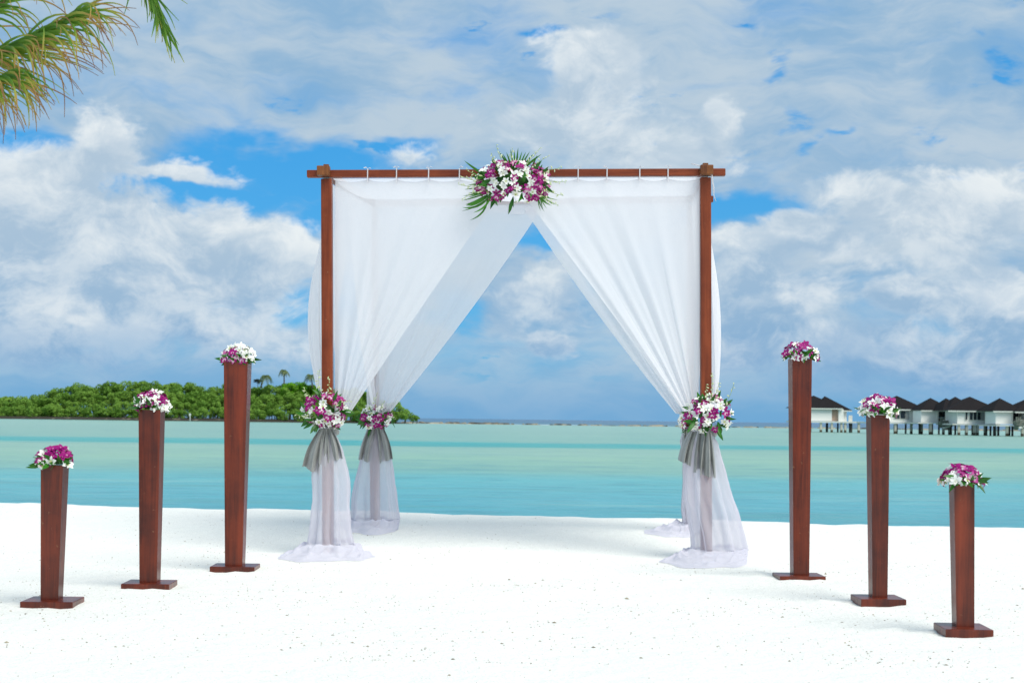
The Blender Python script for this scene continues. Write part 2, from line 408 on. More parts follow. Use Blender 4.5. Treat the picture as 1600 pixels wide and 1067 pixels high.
nt.links.new(bump(nt, noise(nt, vmul(nt, wp, (1.3, 2.6, 1)), 1.0, 6, .6) + w1 * 1.3, .8, .13), b.inputs['Normal']); M['water'] = m
V = []; F = []
xr = [-40000, -9000, -1500, -300, -60, 0, 60, 300, 1500, 9000, 40000]; yr = [12.6, 30, 100, 400, 1500, 9000, 55000]
V = [(x, y, SEA) for y in yr for x in xr]; n = len(xr)
F = [(j * n + i, j * n + i + 1, (j + 1) * n + i + 1, (j + 1) * n + i) for j in range(len(yr) - 1) for i in range(n - 1)]
tag(link_mesh('lagoon_water', V, F, m, smooth=False), kind='structure')

# ------------------------------------------------------------------ island
ZI = 400.0
def wl(px, Z=ZI): return P(px, 0, Z).x
OUT = [(-260, 622), (0, 616), (40, 616), (70, 611), (100, 603), (130, 598), (240, 597), (300, 600), (345, 602), (395, 604), (425, 605), (455, 598), (480, 600), (505, 606), (560, 610), (600, 622), (625, 627), (640, 640), (652, 654), (660, 658)]
def out_y(px):
    for (a, ya), (b_, yb) in zip(OUT, OUT[1:]):
        if px <= b_: return ya + (yb - ya) * max(0, (px - a) / (b_ - a))
    return 660
m, nt, b = material('island_soil'); wp = new(nt, 'ShaderNodeNewGeometry').outputs['Position']
c = mix(nt, noise(nt, wp, .3, 4, .6).ss(.60, .68), (.03, .025, .015), (.14, .12, .08)); nt.links.new(c, b.inputs['Base Color']); b.inputs['Roughness'].default_value = .95
x0i, x1i = wl(-420), wl(662)
def isl(u, v):
    a = 2 * math.pi * u; cx, cy = (x0i + x1i) / 2, ZI + 27
    rr = 1 - v; k = 1 + .04 * math.sin(5 * a) + .02 * math.sin(11 * a)
    ex = 2.6
    ca, sa = math.cos(a), math.sin(a); q = (abs(ca) ** ex + abs(sa) ** ex) ** (-1 / ex)
    return (cx + (x1i - x0i) / 2 * rr * q * ca, cy + 29 * rr * q * sa * k, SEA - .3 + 1.0 * sst(0, .12, v) + .3 * v)
V, F = grid(120, 8, isl, closed=True); tag(link_mesh('island_ground', V, F, m), kind='structure')

def foliage_mat(name, a, b_, tr=.25):
    m, nt, b = material(name); oi = new(nt, 'ShaderNodeObjectInfo'); wp = new(nt, 'ShaderNodeNewGeometry').outputs['Position']
    f = (noise(nt, wp, .9, 3, .6) - .5) * 1.3 + X(nt, oi.outputs['Random'])
    c = mix(nt, f.clamp(), a, b_)
    c = mix(nt, noise(nt, wp, 4.0, 2, .5).ss(.45, .7) * .5, c, tuple(x * 1.5 for x in b_))
    nt.links.new(c, b.inputs['Base Color']); b.inputs['Roughness'].default_value = .65; b.inputs['Specular IOR Level'].default_value = .2
    out = nt.nodes['Material Output']; t = new(nt, 'ShaderNodeBsdfTranslucent'); nt.links.new(c, t.inputs[0])
    ms = new(nt, 'ShaderNodeMixShader'); ms.inputs[0].default_value = tr
    nt.links.new(b.outputs[0], ms.inputs[1]); nt.links.new(t.outputs[0], ms.inputs[2]); nt.links.new(ms.outputs[0], out.inputs[0])
    return m
M['fol'] = foliage_mat('grey_green_foliage', (.085, .20, .018), (.22, .38, .06))
M['fol_bright'] = foliage_mat('bright_green_foliage', (.09, .28, .010), (.18, .42, .02))
M['fol_dark'] = foliage_mat('dark_foliage', (.02, .035, .02), (.05, .075, .04))
m, nt, b = material('bark'); wp = texco(nt)
nt.links.new(mix(nt, noise(nt, wp, 3, 4, .6), (.07, .055, .04), (.20, .16, .12)), b.inputs['Base Color']); b.inputs['Roughness'].default_value = .9; M['bark'] = m

def crown_vf(rg, rx, ry, rz, leaves, size):
    """leaf sized faces gathered in lobes through the volume of a crown centred on the origin"""
    V = []; F = []; lobes = []
    for k in range(15):
        a = rg.uniform(0, 6.283); h = rg.uniform(-.9, .95); rr = math.sqrt(max(0, 1 - h * h)) * rg.uniform(.45, .85)
        lobes.append((Vector((math.cos(a) * rr, math.sin(a) * rr, h * .72)), rg.uniform(.24, .42)))
    for i in range(leaves):
        c, r = lobes[i % len(lobes)]
        d = Vector((rg.gauss(0, 1), rg.gauss(0, 1), rg.gauss(0, 1) + .35)).normalized()
        p = c + d * r * rg.uniform(.72, 1.08)
        p = Vector((p.x * rx, p.y * ry, p.z * rz))
        nrm = (d + Vector((rg.gauss(0, .35), rg.gauss(0, .35), rg.gauss(0, .35)))).normalized()
        t = nrm.orthogonal().normalized(); t = Matrix.Rotation(rg.uniform(0, 6.28), 3, nrm) @ t; w = nrm.cross(t)
        s = size * rg.uniform(.6, 1.4); k = len(V)
        V += [p - t * s, p + w * s * .45, p + t * s, p - w * s * .45]; F.append((k, k + 1, k + 2, k + 3))
    return V, F
crowns = []
for k in range(6):
    rg = random.Random(50 + k); me = link_mesh('crown', *crown_vf(rg, 1, 1, 1, 2300, .085), M['fol'], smooth=False); crowns.append(me.data); bpy.data.objects.remove(me)
crown_b = crowns[0].copy(); crown_b.materials[0] = M['fol_bright']
crown_d = crowns[1].copy(); crown_d.materials[0] = M['fol_dark']
V, F = tube([(0, 0, 0), (.15, 0, .4), (.05, .1, 1)], [.09, .07, .04], 5); tm = link_mesh('trunk', V, F, M['bark']); trunk_me = tm.data; bpy.data.objects.remove(tm)
def island_tree(px, Z, ytop, rpx, me, name, label, group, asp=.85, base=None):
    r = rpx / FPX * Z; top = P(px, ytop, Z); h = r * asp; cz = top.z - h * .92
    t = thing(name, (top.x, Z, SEA + .1), label, 'tree' if 'tree' in name else 'shrub', group)
    c = bpy.data.objects.new('crown', me); COL.objects.link(c); c.parent = t; c.location = (0, 0, cz - SEA - .1); c.scale = (r, r, h); c.rotation_euler = (0, 0, rnd.uniform(0, 6.28))
    k = bpy.data.objects.new('trunk', trunk_me); COL.objects.link(k); k.parent = t; k.scale = (1.8, 1.8, max(.5, cz - SEA))
    return t
ri = random.Random(21)
SEC = [(30, 'near the left edge of the photo'), (62, 'left of the short far left pedestal'), (140, 'behind the short far left pedestal'), (210, 'between the first and second pedestal from the left'), (262, 'behind the second pedestal from the left'),
       (345, 'between the second and third pedestal from the left'), (400, 'behind the tall left pedestal'), (475, 'between the tall left pedestal and the arch'), (540, 'behind the front left arch post'), (999, 'behind the rear left arch post')]
def shrub_label(px, row):
    where = next(w for e, w in SEC if px < e)
    return ('island skyline shrub ', 'upper middle island shrub ', 'lower middle island shrub ', 'low island waterline shrub ')[row] + where
LB = lambda row: shrub_label(px, row)
px = -190
while px < 596:
    island_tree(px + ri.uniform(-5, 5), ZI + 30 + ri.uniform(-4, 4), out_y(px) + ri.uniform(-3, 5), ri.uniform(16, 23), ri.choice(crowns), 'shrub', LB(0), LB(0), ri.uniform(.75, 1.05)); px += ri.uniform(12, 17)
px = -190
while px < 612:
    yt = out_y(px); island_tree(px + ri.uniform(-5, 5), ZI + 19 + ri.uniform(-3, 3), yt + (660 - yt) * .24 + ri.uniform(-3, 4), ri.uniform(13, 18), ri.choice(crowns), 'shrub', LB(1), LB(1), ri.uniform(.75, 1.05)); px += ri.uniform(11, 15)
px = -190
while px < 628:
    yt = out_y(px); island_tree(px + ri.uniform(-4, 4), ZI + 11 + ri.uniform(-2, 2), yt + (660 - yt) * .48 + ri.uniform(-3, 4), ri.uniform(10, 14), ri.choice(crowns), 'shrub', LB(2), LB(2), ri.uniform(.8, 1.1)); px += ri.uniform(10, 14)
px = -190
while px < 636:
    hb = PPY + 3 + (px - 800) * math.tan(ROLL) ; island_tree(px + ri.uniform(-4, 4), ZI + 5 + ri.uniform(-1.5, 1.5), hb - 13 + ri.uniform(-3, 3), ri.uniform(8, 12), ri.choice(crowns), 'shrub', LB(3), LB(3), ri.uniform(.8, 1.1)); px += ri.uniform(9, 13)
for px, yt, rp in ((618, 628, 13), (632, 637, 10), (645, 644, 8), (651, 649, 5)):
    island_tree(px, ZI + 8, yt, rp, crowns[px % 6], 'shrub', {618: 'tallest shrub of the tapering right tip of the island', 632: 'second shrub from the left on the tapering right tip of the island', 645: 'third shrub on the tapering right tip, just before the last tiny one', 651: 'tiny last shrub at the very right end of the island'}[px], 'shrubs on the right tip of the island', 1.0)
for px, yt, rp in ((452, 599, 17), (470, 598, 16), (487, 603, 15)):
    island_tree(px, ZI + 26, yt, rp, crown_b, 'leafy_tree', {452: 'bright green leafy tree right behind the upright island palm', 470: 'bright green leafy tree halfway between the upright palm and the curtain', 487: 'bright green leafy tree at the curtain edge, below the half hidden palm'}[px], 'bright green trees on the island', .8)
island_tree(402, ZI + 34, 592, 8, crown_d, 'dark_tree', 'small dark crowned tree poking out left of the leaning island palm', None, .5)

m, nt, b = material('palm_frond_green'); oc = texco(nt)
nt.links.new(mix(nt, noise(nt, oc, .8, 3, .6), (.045, .085, .02), (.12, .17, .05)), b.inputs['Base Color']); b.inputs['Roughness'].default_value = .6; M['frond_far'] = m
def far_palm(px, ytop, ybot, Z, lean, rpx, label, seed):
    rg = random.Random(seed); top = P(px, ytop, Z); s = Z / FPX; base = P(px - lean, ybot, Z)
    t = thing('palm_tree', base, label, 'palm tree'); rel = top - base
    pts = [rel * (k / 6) + Vector((math.sin(k / 6 * 3.14) * -lean * s * .25, 0, 0)) for k in range(7)]
    link_mesh('trunk', *tube(pts, [.28, .24, .2, .18, .16, .15, .15], 6), M['bark'], t)
    n = 11
    for k in range(n):
        a = 2 * math.pi * k / n + rg.uniform(-.2, .2); up = rg.uniform(.2, 1.1); L = rpx * s * rg.uniform(.8, 1.15)
        d = Vector((math.cos(a), math.sin(a), 0)); pr = [rel + d * L * q * (1 - .15 * q) * math.cos(up * .6) + Vector((0, 0, L * (up * q - (up + .75) * q * q))) for q in [i / 9 for i in range(10)]]
        mb = MB(); mb.add(tube(pr, .05, 3))
        for i in range(1, 10):
            for sd in (-1, 1):
                tdir = (pr[i] - pr[i - 1]).normalized(); side = tdir.cross(Vector((0, 0, 1))).normalized() * sd
                for q in (0, .5):
                    p0 = pr[i] * (1 - q) + pr[i - 1] * q; Ll = L * .33 * math.sin(math.pi * min(1, (i - q) / 10 + .12)) + .2
                    e = p0 + side * Ll * .8 + tdir * Ll * .4 - Vector((0, 0, Ll * .5))
                    mb.add(([p0 - tdir * .09, e, p0 + tdir * .09], [(0, 1, 2)]))
        mb.build('frond', M['frond_far'], t, smooth=False)
far_palm(416, 588, 606, ZI + 24, 8, 16, 'leaning coconut palm with swept fronds on the island, left of the upright one', 3)
far_palm(444, 579, 604, ZI + 28, 0, 12, 'slim upright coconut palm rising above the island shrubs', 4)
far_palm(486, 587, 606, ZI + 24, -2, 16, 'coconut palm on the island partly behind the left curtain edge', 5)
m, nt, b = material('white_paint'); b.inputs['Base Color'].default_value = (.62, .63, .60, 1); b.inputs['Roughness'].default_value = .5; M['wpaint'] = m
pp = P(297, 656, ZI - 3)
t = thing('marker_post', (pp.x, pp.y, SEA), 'thin white marker post standing at the island shore', 'post')
link_mesh('pole', *tube([(0, 0, -.3), (0, 0, 2.2)], .14, 6), M['wpaint'], t); box('plate', -.28, .28, -.2, -.15, 1.5, 2.2, M['wpaint'], t)

# reef line far out
m, nt, b = material('reef_rock'); wp = new(nt, 'ShaderNodeNewGeometry').outputs['Position']
nt.links.new(mix(nt, noise(nt, wp, .15, 3, .6).ss(.4, .6), (.06, .05, .04), (.34, .29, .2)), b.inputs['Base Color']); b.inputs['Roughness'].default_value = .9; M['rock'] = m
mb = MB(); rg = random.Random(5)
for k in range(430):
    px = rg.uniform(640, 1600); Z = 446 + rg.uniform(0, 9); dens = 1 if px < 800 else (.55 if fbm(px * .03, 1) > 0 else .15)
    if rg.random() > dens: continue
    c = P(px, 0, Z); w = rg.uniform(.5, 2.4); h = rg.uniform(.15, .5) * (1.2 if px < 800 else .9)
    ring = [Vector((c.x + math.cos(a) * w * rg.uniform(.7, 1.2), Z + math.sin(a) * w * .7, SEA - .2)) for a in [i * 1.0472 for i in range(6)]]
    rt = [Vector((c.x + (p.x - c.x) * .55, Z + (p.y - Z) * .55, SEA + h * rg.uniform(.6, 1.2))) for p in ring]
    mb.add((ring + rt, [(i, (i + 1) % 6, 6 + (i + 1) % 6, 6 + i) for i in range(6)] + [(6, 7, 8, 9, 10, 11)]))
tag(mb.build('reef_rocks', M['rock'], smooth=False), 'line of low brown reef rocks far out where the lagoon meets the open sea', 'rocks', kind='stuff')
V, F = grid(60, 4, lambda u, v: (P(650 + 190 * u, 0, 448).x, 444 + 12 * v, SEA - .1 + .38 * math.sin(math.pi * v) * (1 - u ** 2) * (.8 + .3 * fbm(u * 9, 2))))
m, nt, b = material('tan_sand'); b.inputs['Base Color'].default_value = (.50, .42, .30, 1); b.inputs['Roughness'].default_value = .9
tag(link_mesh('sand_spit', V, F, m), kind='structure')

# ------------------------------------------------------------------ over-water villas
m, nt, b = material('villa_white_boards'); oc = texco(nt); x_, y_, z_ = sep(nt, oc)
nt.links.new(mix(nt, noise(nt, vmul(nt, oc, (.5, .5, 3)), 1, 4, .6), (.74, .75, .70), (.86, .86, .82)), b.inputs['Base Color']); b.inputs['Roughness'].default_value = .7
M['vwall'] = m
m, nt, b = material('villa_dark_shingles'); oc = texco(nt)
n = noise(nt, vmul(nt, oc, (1.2, 1.2, 6)), 1.0, 4, .7)
nt.links.new(mix(nt, n, (.010, .009, .010), (.026, .022, .022)), b.inputs['Base Color']); b.inputs['Roughness'].default_value = .9; b.inputs['Specular IOR Level'].default_value = .1
nt.links.new(bump(nt, n, .6, .1), b.inputs['Normal']); M['vroof'] = m
m, nt, b = material('villa_dark_glass'); b.inputs['Base Color'].default_value = (.012, .02, .03, 1); b.inputs['Roughness'].default_value = .12; M['vglass'] = m
m, nt, b = material('villa_trim'); b.inputs['Base Color'].default_value = (.66, .66, .60, 1); b.inputs['Roughness'].default_value = .6; M['vtrim'] = m
m, nt, b = material('pale_grey_panel'); b.inputs['Base Color'].default_value = (.33, .34, .33, 1); b.inputs['Roughness'].default_value = .6; M['vgrey'] = m
m, nt, b = material('pinkish_door'); b.inputs['Base Color'].default_value = (.50, .36, .27, 1); b.inputs['Roughness'].default_value = .6; M['vdoor'] = m
m, nt, b = material('pile_dark'); oc = texco(nt); zz = sep(nt, oc)[2]
nt.links.new(mix(nt, noise(nt, oc, 1.5, 3, .6), (.025, .02, .018), (.09, .07, .055)), b.inputs['Base Color']); b.inputs['Roughness'].default_value = .85; M['pdark'] = m
m, nt, b = material('pile_concrete'); oc = texco(nt); zz = sep(nt, oc)[2]
nt.links.new(mix(nt, (zz + (noise(nt, oc, 4, 3, .6) - .5) * .3).ss(.35, .5), (.08, .06, .035), (.55, .52, .44)), b.inputs['Base Color']); b.inputs['Roughness'].default_value = .85; M['pconc'] = m
m, nt, b = material('net_grey'); b.inputs['Base Color'].default_value = (.17, .18, .15, 1); b.inputs['Roughness'].default_value = .9; M['net'] = m
m, nt, b = material('red_brown_timber'); b.inputs['Base Color'].default_value = (.12, .035, .025, 1); b.inputs['Roughness'].default_value = .7; M['rtimb'] = m

def villa(Z, x0, x1, label, roofs, boxes, deck, piles, seed, extra=None):
    """every number is a position in the photograph taken at distance Z; children are in metres"""
    s = Z / FPX; hb = PPY + ((x0 + x1) / 2 - 800) * math.tan(ROLL); ox = P((x0 + x1) / 2, 0, Z).x; mx = (x0 + x1) / 2
    t = thing('overwater_villa', (ox, Z, SEA), label, 'villa', 'white villas on stilts over the lagoon')
    fx = lambda px: (px - mx) * s
    fz = lambda py: (CAMZ - SEA) + (hb - py) * s
    D = 7.5
    for (a, b_, pk, ye, yp, yo) in roofs:
        mb = MB(); xa, xb, ze, zp, xp = fx(a), fx(b_), fz(ye), fz(yp), fx(pk); y0, y1 = yo - .6, yo + D + .6; ym = (y0 + y1) / 2; rl = .05
        V = [(xa, y0, ze), (xb, y0, ze), (xb, y1, ze), (xa, y1, ze), (xp, ym, zp)]
        mb.add((V, [(0, 1, 4), (1, 2, 4), (2, 3, 4), (3, 0, 4), (3, 2, 1, 0)]))
        r = mb.build('roof', M['vroof'], t, smooth=False)
        box('eave_board', xa + .05, xb - .05, y0 + .03, y0 + .15, ze - .24, ze - .004, M['vtrim'], r)
    for (nm, a, b_, yt, yb, yo, dp, mt) in boxes:
        w = box(nm, fx(a), fx(b_), yo, yo + dp, fz(yb), fz(yt), M[mt], t)
        if nm == 'window':
            n = max(1, round((b_ - a) / 7))
            for i in range(n):
                xa = fx(a) + (fx(b_) - fx(a)) * i / n; xb = fx(a) + (fx(b_) - fx(a)) * (i + 1) / n
                box('pane', xa + .1, xb - .05, yo - .06, yo - .02, fz(yb) + .1, fz(yt) - .1, M['vglass'], w)
    d0, d1, dt, db = deck
    box('deck', fx(d0), fx(d1), -.9, D + .5, fz(db), fz(dt), M['vtrim'], t)
    zb = fz(db)
    V, F = box_vf(-.13, .13, -.13, .13, -1.2, zb - .01)
    me = {}
    for i, (ppx, kind) in enumerate(piles):
        w = .19 if kind == 'c' else .13
        key = (kind,)
        if key not in me:
            V, F = box_vf(-w, w, -w, w, -1.2, zb - .01); o = link_mesh('pile', V, F, M['pconc' if kind == 'c' else 'pdark'], t, smooth=False); me[key] = o.data
        else:
            o = bpy.data.objects.new('pile', me[key]); COL.objects.link(o); o.parent = t
        o.location = (fx(ppx), (-.5 if kind == 'c' else (2.2 + 2.4 * (i % 3))), 0)
    if extra: extra(t, fx, fz)
villa(262, 1245, 1352, 'leftmost white villa with twin dark peaks and pinkish door, beside the tall right pedestal',
      [(1248, 1324, 1285.5, 637.5, 617.5, 0), (1290, 1341, 1305.5, 640.5, 618, 1.2)],
      [('wall', 1252, 1308, 638.6, 657.5, 0, 6, 'vwall'), ('door', 1308, 1318, 640, 657.8, .5, 5, 'vdoor'), ('wall', 1318.2, 1326, 639, 658, -.1, 3, 'vwall'), ('wall', 1326.2, 1334, 640, 658, 1.5, 4, 'vwall'), ('railing', 1334.2, 1340, 648.5, 658, 0, .15, 'vtrim')],
      (1250, 1356, 658, 660.4), [(1258, 'd'), (1283, 'd'), (1286, 'd'), (1290, 'c'), (1299.5, 'd'), (1304, 'd'), (1307, 'c'), (1309.6, 'd'), (1313, 'd'), (1322, 'c'), (1328, 'c'), (1331, 'd'), (1340.5, 'd'), (1349, 'c'), (1353, 'd')], 1)
villa(246, 1360, 1458, 'second white villa with a dark picture window, right behind the middle right pedestal',
      [(1372, 1440, 1404.5, 639.5, 617.8, 1.5), (1381, 1455, 1418, 639, 617.5, 0)],
      [('wall', 1384, 1449, 640.2, 659.5, 0, 6.5, 'vwall'), ('window', 1405, 1422.5, 641.5, 654.5, -.12, .1, 'vtrim'), ('shutter', 1423, 1428, 641.5, 655, -.1, .08, 'vgrey'), ('post', 1448.6, 1451.2, 640, 660, -.5, .5, 'vtrim'), ('fascia', 1436, 1456, 639.2, 640.8, -.8, .15, 'vtrim')],
      (1364, 1455, 659.8, 662), [(1370, 'c'), (1378, 'd'), (1392, 'd'), (1400, 'd'), (1406, 'c'), (1412, 'd'), (1415, 'd'), (1419, 'd'), (1423, 'd'), (1431, 'c'), (1435, 'd'), (1447, 'c'), (1450.5, 'd')], 2)
def terrace(x):
    def f(t, fx, fz):
        for k, cx in enumerate((x + 2.5, x + 12.5)):
            c = MB(); c.add(box_vf(fx(cx), fx(cx + 5.5), -.6, .6, fz(656.8), fz(655.6)))
            c.add(([(fx(cx), .1, fz(655.6)), (fx(cx + 2), .1, fz(655.6)), (fx(cx + 5.2), .4, fz(652)), (fx(cx + 6.6), .4, fz(652)), (fx(cx + 6), .4, fz(655.6))], [(0, 1, 2, 3, 4)]), 0)
            o = c.build('lounge_chair', [M['vtrim']], t, smooth=False)
            box('chair_base', fx(cx), fx(cx + 5), -.5, .5, fz(658.5), fz(656.9), M['rtimb'], o)
        mb = MB()
        for k in range(16):
            a = fx(x - 10 + rnd.uniform(0, 15)); z = fz(rnd.uniform(657, 667)); y = rnd.uniform(-2.5, -1)
            mb.add(([(a, y, z), (a + .9, y - .2, z + .2), (a + .7, y, z - .5), (a + .2, y + .3, z - .5)], [(0, 1, 2, 3)]))
        mb.add(([(fx(x - 10), -2.4, fz(658.5)), (fx(x + 9), -2.4, fz(656)), (fx(x + 8), -2.2, fz(661)), (fx(x + 1), -2.6, fz(665.5)), (fx(x - 8), -2.4, fz(664)),
                 (fx(x - 10), -1.2, fz(658.5)), (fx(x + 9), -1.2, fz(656)), (fx(x + 8), -1.2, fz(661)), (fx(x + 1), -1.2, fz(665.5)), (fx(x - 8), -1.2, fz(664))],
                [(0, 1, 2, 3, 4), (9, 8, 7, 6, 5), (0, 5, 6, 1), (1, 6, 7, 2), (2, 7, 8, 3), (3, 8, 9, 4), (4, 9, 5, 0)]))
        mb.build('hammock_net', M['net'], t, smooth=False)
        # outside stair sloping down to the water
        a, b_ = Vector((fx(x + 14), -2.0, fz(662.4))), Vector((fx(x - 4), -2.0, fz(668.6)))
        bar('stair', a, b_, 1.0, .34, M['vtrim'], t, 0)
        for q in (-9, -6.5, -3): bar('rail_post', (fx(x + q), -2.6, fz(660)), (fx(x + q), -2.6, fz(651.5)), .14, .14, M['net'], t, 0)
    return f
villa(238, 1440, 1502, 'white villa with two loungers on its open terrace, net and stair in front',
      [(1449.5, 1503, 1476, 640.8, 620.8, 1.5)],
      [('wall', 1451.5, 1476.5, 641.5, 660, 1.5, 5, 'vwall'), ('post', 1476.6, 1478, 641, 660, 1.2, .3, 'vtrim'), ('opening', 1478.2, 1497.5, 642, 651.8, 3.5, 3, 'vglass'), ('wall', 1478.2, 1497.5, 652, 660, 4, 2, 'vgrey'), ('wall', 1497.8, 1502, 641, 661, .2, 5, 'vwall')],
      (1440, 1503.6, 660.2, 662), [(1451, 'd'), (1461, 'c'), (1464, 'd'), (1471, 'd'), (1473.5, 'd'), (1481, 'c'), (1488, 'd'), (1492, 'c'), (1495, 'd'), (1499.5, 'd')], 3, terrace(1480))
villa(231, 1488, 1575, 'white villa with three dark roof peaks and a wide dark window, near right edge',
      [(1490, 1530, 1507, 640, 621.2, 3.5), (1494, 1545, 1518, 640, 619, 2.2), (1487.5, 1574, 1534.5, 641.5, 619, 0)],
      [('wall', 1504, 1562.5, 642.4, 662, 0, 6.5, 'vwall'), ('window', 1515.5, 1519.5, 643.5, 656.5, -.12, .1, 'vtrim'), ('window', 1522, 1540, 643.2, 656.8, -.12, .1, 'vtrim'), ('shutter', 1540.4, 1545.6, 643.5, 656.6, -.1, .08, 'vgrey'), ('post', 1564.6, 1567, 642, 664, -.5, .5, 'vtrim'), ('fascia', 1554, 1573.5, 641.4, 643, -.8, .15, 'vtrim')],
      (1494, 1568, 662.2, 664.2), [(1505, 'c'), (1508, 'd'), (1512, 'd'), (1517, 'c'), (1520, 'd'), (1522, 'd'), (1529, 'c'), (1531.5, 'd'), (1534, 'c'), (1537, 'd'), (1546, 'c'), (1549.5, 'd'), (1561, 'c')], 4)
villa(222, 1562, 1650, 'white villa cut by the right edge of the photo, plain wall and a terrace net',
      [(1561, 1612, 1586, 642.2, 621.5, 1.0), (1592, 1665, 1628, 643, 621, 0)],
      [('wall', 1567.4, 1592, 643.2, 663, 1.0, 5, 'vwall'), ('post', 1592.2, 1593.6, 643, 663, .8, .3, 'vtrim'), ('opening', 1594, 1611, 644, 654, 3.5, 3, 'vglass'), ('wall', 1594, 1611, 654.2, 663, 4, 2, 'vgrey'), ('wall', 1612, 1655, 643.8, 664, 0, 6, 'vwall'), ('window', 1622, 1642, 645, 658, -.12, .1, 'vtrim')],
      (1562, 1660, 664.2, 666.2), [(1569, 'd'), (1571.5, 'd'), (1573, 'd'), (1580, 'c'), (1584, 'd'), (1592, 'd'), (1598, 'd'), (1604, 'c'), (1610, 'd'), (1620, 'c'), (1630, 'd'), (1640, 'c'), (1650, 'd')], 5, terrace(1596))

# ------------------------------------------------------------------ wooden pedestals
PED = [  # base centre px/py (front bottom edge), plate px x0..x1, column bottom x0..x1, column top x0..x1, top y, label
    (951, 30, 133, 62.5, 99, 62.5, 109, 727, 'short red brown tapered wooden pedestal at the far left', 4),
    (922, 188, 278, 217.5, 251, 216, 258.5, 640, 'mid height red brown tapered wooden pedestal, second from the left', 3),
    (894, 327, 407, 351.5, 383, 350, 393, 565, 'tall red brown tapered wooden pedestal just left of the wedding arch', 2),
    (909, 1207, 1290, 1234.5, 1264, 1231.5, 1268.5, 560, 'tall dark red wooden pedestal just right of the wedding arch', 3),
    (946, 1329, 1416, 1356.5, 1387, 1352.5, 1391, 648, 'mid height dark red wooden pedestal between the tall and the short right ones', 2),
    (995, 1457, 1554, 1486, 1523.5, 1480.5, 1525, 757, 'short dark red wooden pedestal at the far right, nearest the camera', -5)]
ped_tops = []
for (yb, p0, p1, b0, b1, t0, t1, yt, lab, yaw) in PED:
    pc = (p0 + p1) / 2
    d = P(pc, yb, 1) - CAMP; Z = CAMZ / -d.z; s = Z / FPX; PD = .20
    def flat(q0, q1, zn, zf):            # left and right x of a box whose near and far faces stand at zn and zf
        k = lambda q, z: (q - PPX) / FPX * z
        return (k(q0, zn), k(q1, zf)) if pc < 800 else (k(q0, zf), k(q1, zn))
    Zc = Z + PD / 2
    xl, xr = flat(p0, p1, Z, Z + PD); w = xr - xl
    kb = (xl + xr) / 2; base = Vector((kb + CAMZ * math.tan(ROLL), Zc, -.005))
    t = thing('wooden_pedestal', base, lab, 'pedestal', 'tapered wooden pedestals flanking the arch'); z = R(yaw * .5); t.rotation_euler = (0, 0, z)
    th = .036
    V, F = box_vf(-w / 2, w / 2, -PD / 2, PD / 2, -.01, th, .004)
    link_mesh('base_plate', V, F, M['wood'], t, smooth=False)
    lo = flat(b0, b1, Zc - .042, Zc + .042); hi = flat(t0, t1, Zc - .055, Zc + .055)
    topz = P(pc, yt, Zc - .05).z + .005; up = math.tan(ROLL) * topz
    wb, wt = lo[1] - lo[0], hi[1] - hi[0]
    xb, xtop = sum(lo) / 2 - kb, sum(hi) / 2 - kb - up
    def ring(xc, ww, zz, k=1.0): return [(xc + sx * ww / 2 * k, sy * ww / 2 * k, zz) for sx, sy in ((-1, -1), (1, -1), (1, 1), (-1, 1))]
    names = []
    for q in range(4):                                  # four boards
        o1, o2 = ring(xb, wb, th), ring(xtop, wt, topz)
        i1, i2 = ring(xb, wb - .03, th), ring(xtop, wt - .03, topz)
        q2 = (q + 1) % 4
        g = .0006 if q % 2 else 0
        V = [o1[q], o1[q2], o2[q2], o2[q], i1[q], i1[q2], i2[q2], i2[q]]
        F = [(0, 1, 2, 3), (5, 4, 7, 6), (4, 0, 3, 7), (1, 5, 6, 2), (3, 2, 6, 7), (4, 5, 1, 0)]
        link_mesh('column_board', V, F, M['wood'], t, smooth=False)
    V = ring(xtop, wt - .032, topz - .02); link_mesh('top_board', V, [(0, 1, 2, 3)], M['wood'], t, smooth=False)
    ped_tops.append((base, z, xtop, wt, topz, s))

# ------------------------------------------------------------------ arch frame
ZF, ZR = 9.0, 10.5
FLb, FRb = P(513.5, 866, ZF), P(1104, 868, ZF)
FLt, FRt = P(511, 262, ZF), P(1102, 260, ZF)
RLb, RRb = P(587, 824, ZR), P(1077, 832, ZR)
RLt, RRt = P(583, 306, ZR), P(1079, 304, ZR)
arch = thing('wedding_arch', (0.03, 9.7, 0), 'four post red brown timber wedding arch on the white sand', 'arch')
off = Vector((.03, 9.7, 0))
PW = .068
for a, b_ in ((FLb, FLt), (FRb, FRt), (RLb, RLt), (RRb, RRt)):
    a = Vector((a.x, a.y, ground_z(a.x, a.y) - .15))
    bar('post', a - off, b_ - Vector((0, 0, .075)) - off, PW, PW, M['wood_front'], arch, .006)
def beam(name, pa, pb, w, h): return bar(name, pa - off, pb - off, w, h, M['wood_front'], arch, .006)
yb_ = ZF - .0
beam('front_beam', P(480, 272.3, ZF), P(1133, 269.8, ZF), .046, .046)
beam('rear_beam', P(551, 318, ZR), P(1114, 311.5, ZR), .046, .046)
for (f, r_, tx, ty) in ((P(507.5, 270, ZF), P(583, 318, ZR), 510, 259), (P(1102, 268.5, ZF), P(1079, 312, ZR), 1102, 257)):
    beam('side_beam', f + Vector((0, .028, -.002)), r_ + Vector((0, -.026, 0)), .05, .05)
    c = f - off
    box('beam_end', c.x - .040, c.x + .040, c.y - .085, c.y - .026, c.z - .030, c.z + .030, M['end'], arch, .005)
    tp = P(tx, ty, ZF) - off; box('tenon', tp.x - .017, tp.x + .017, c.y - .018, c.y + .018, c.z + .025, tp.z + .006, M['end'], arch, .003)

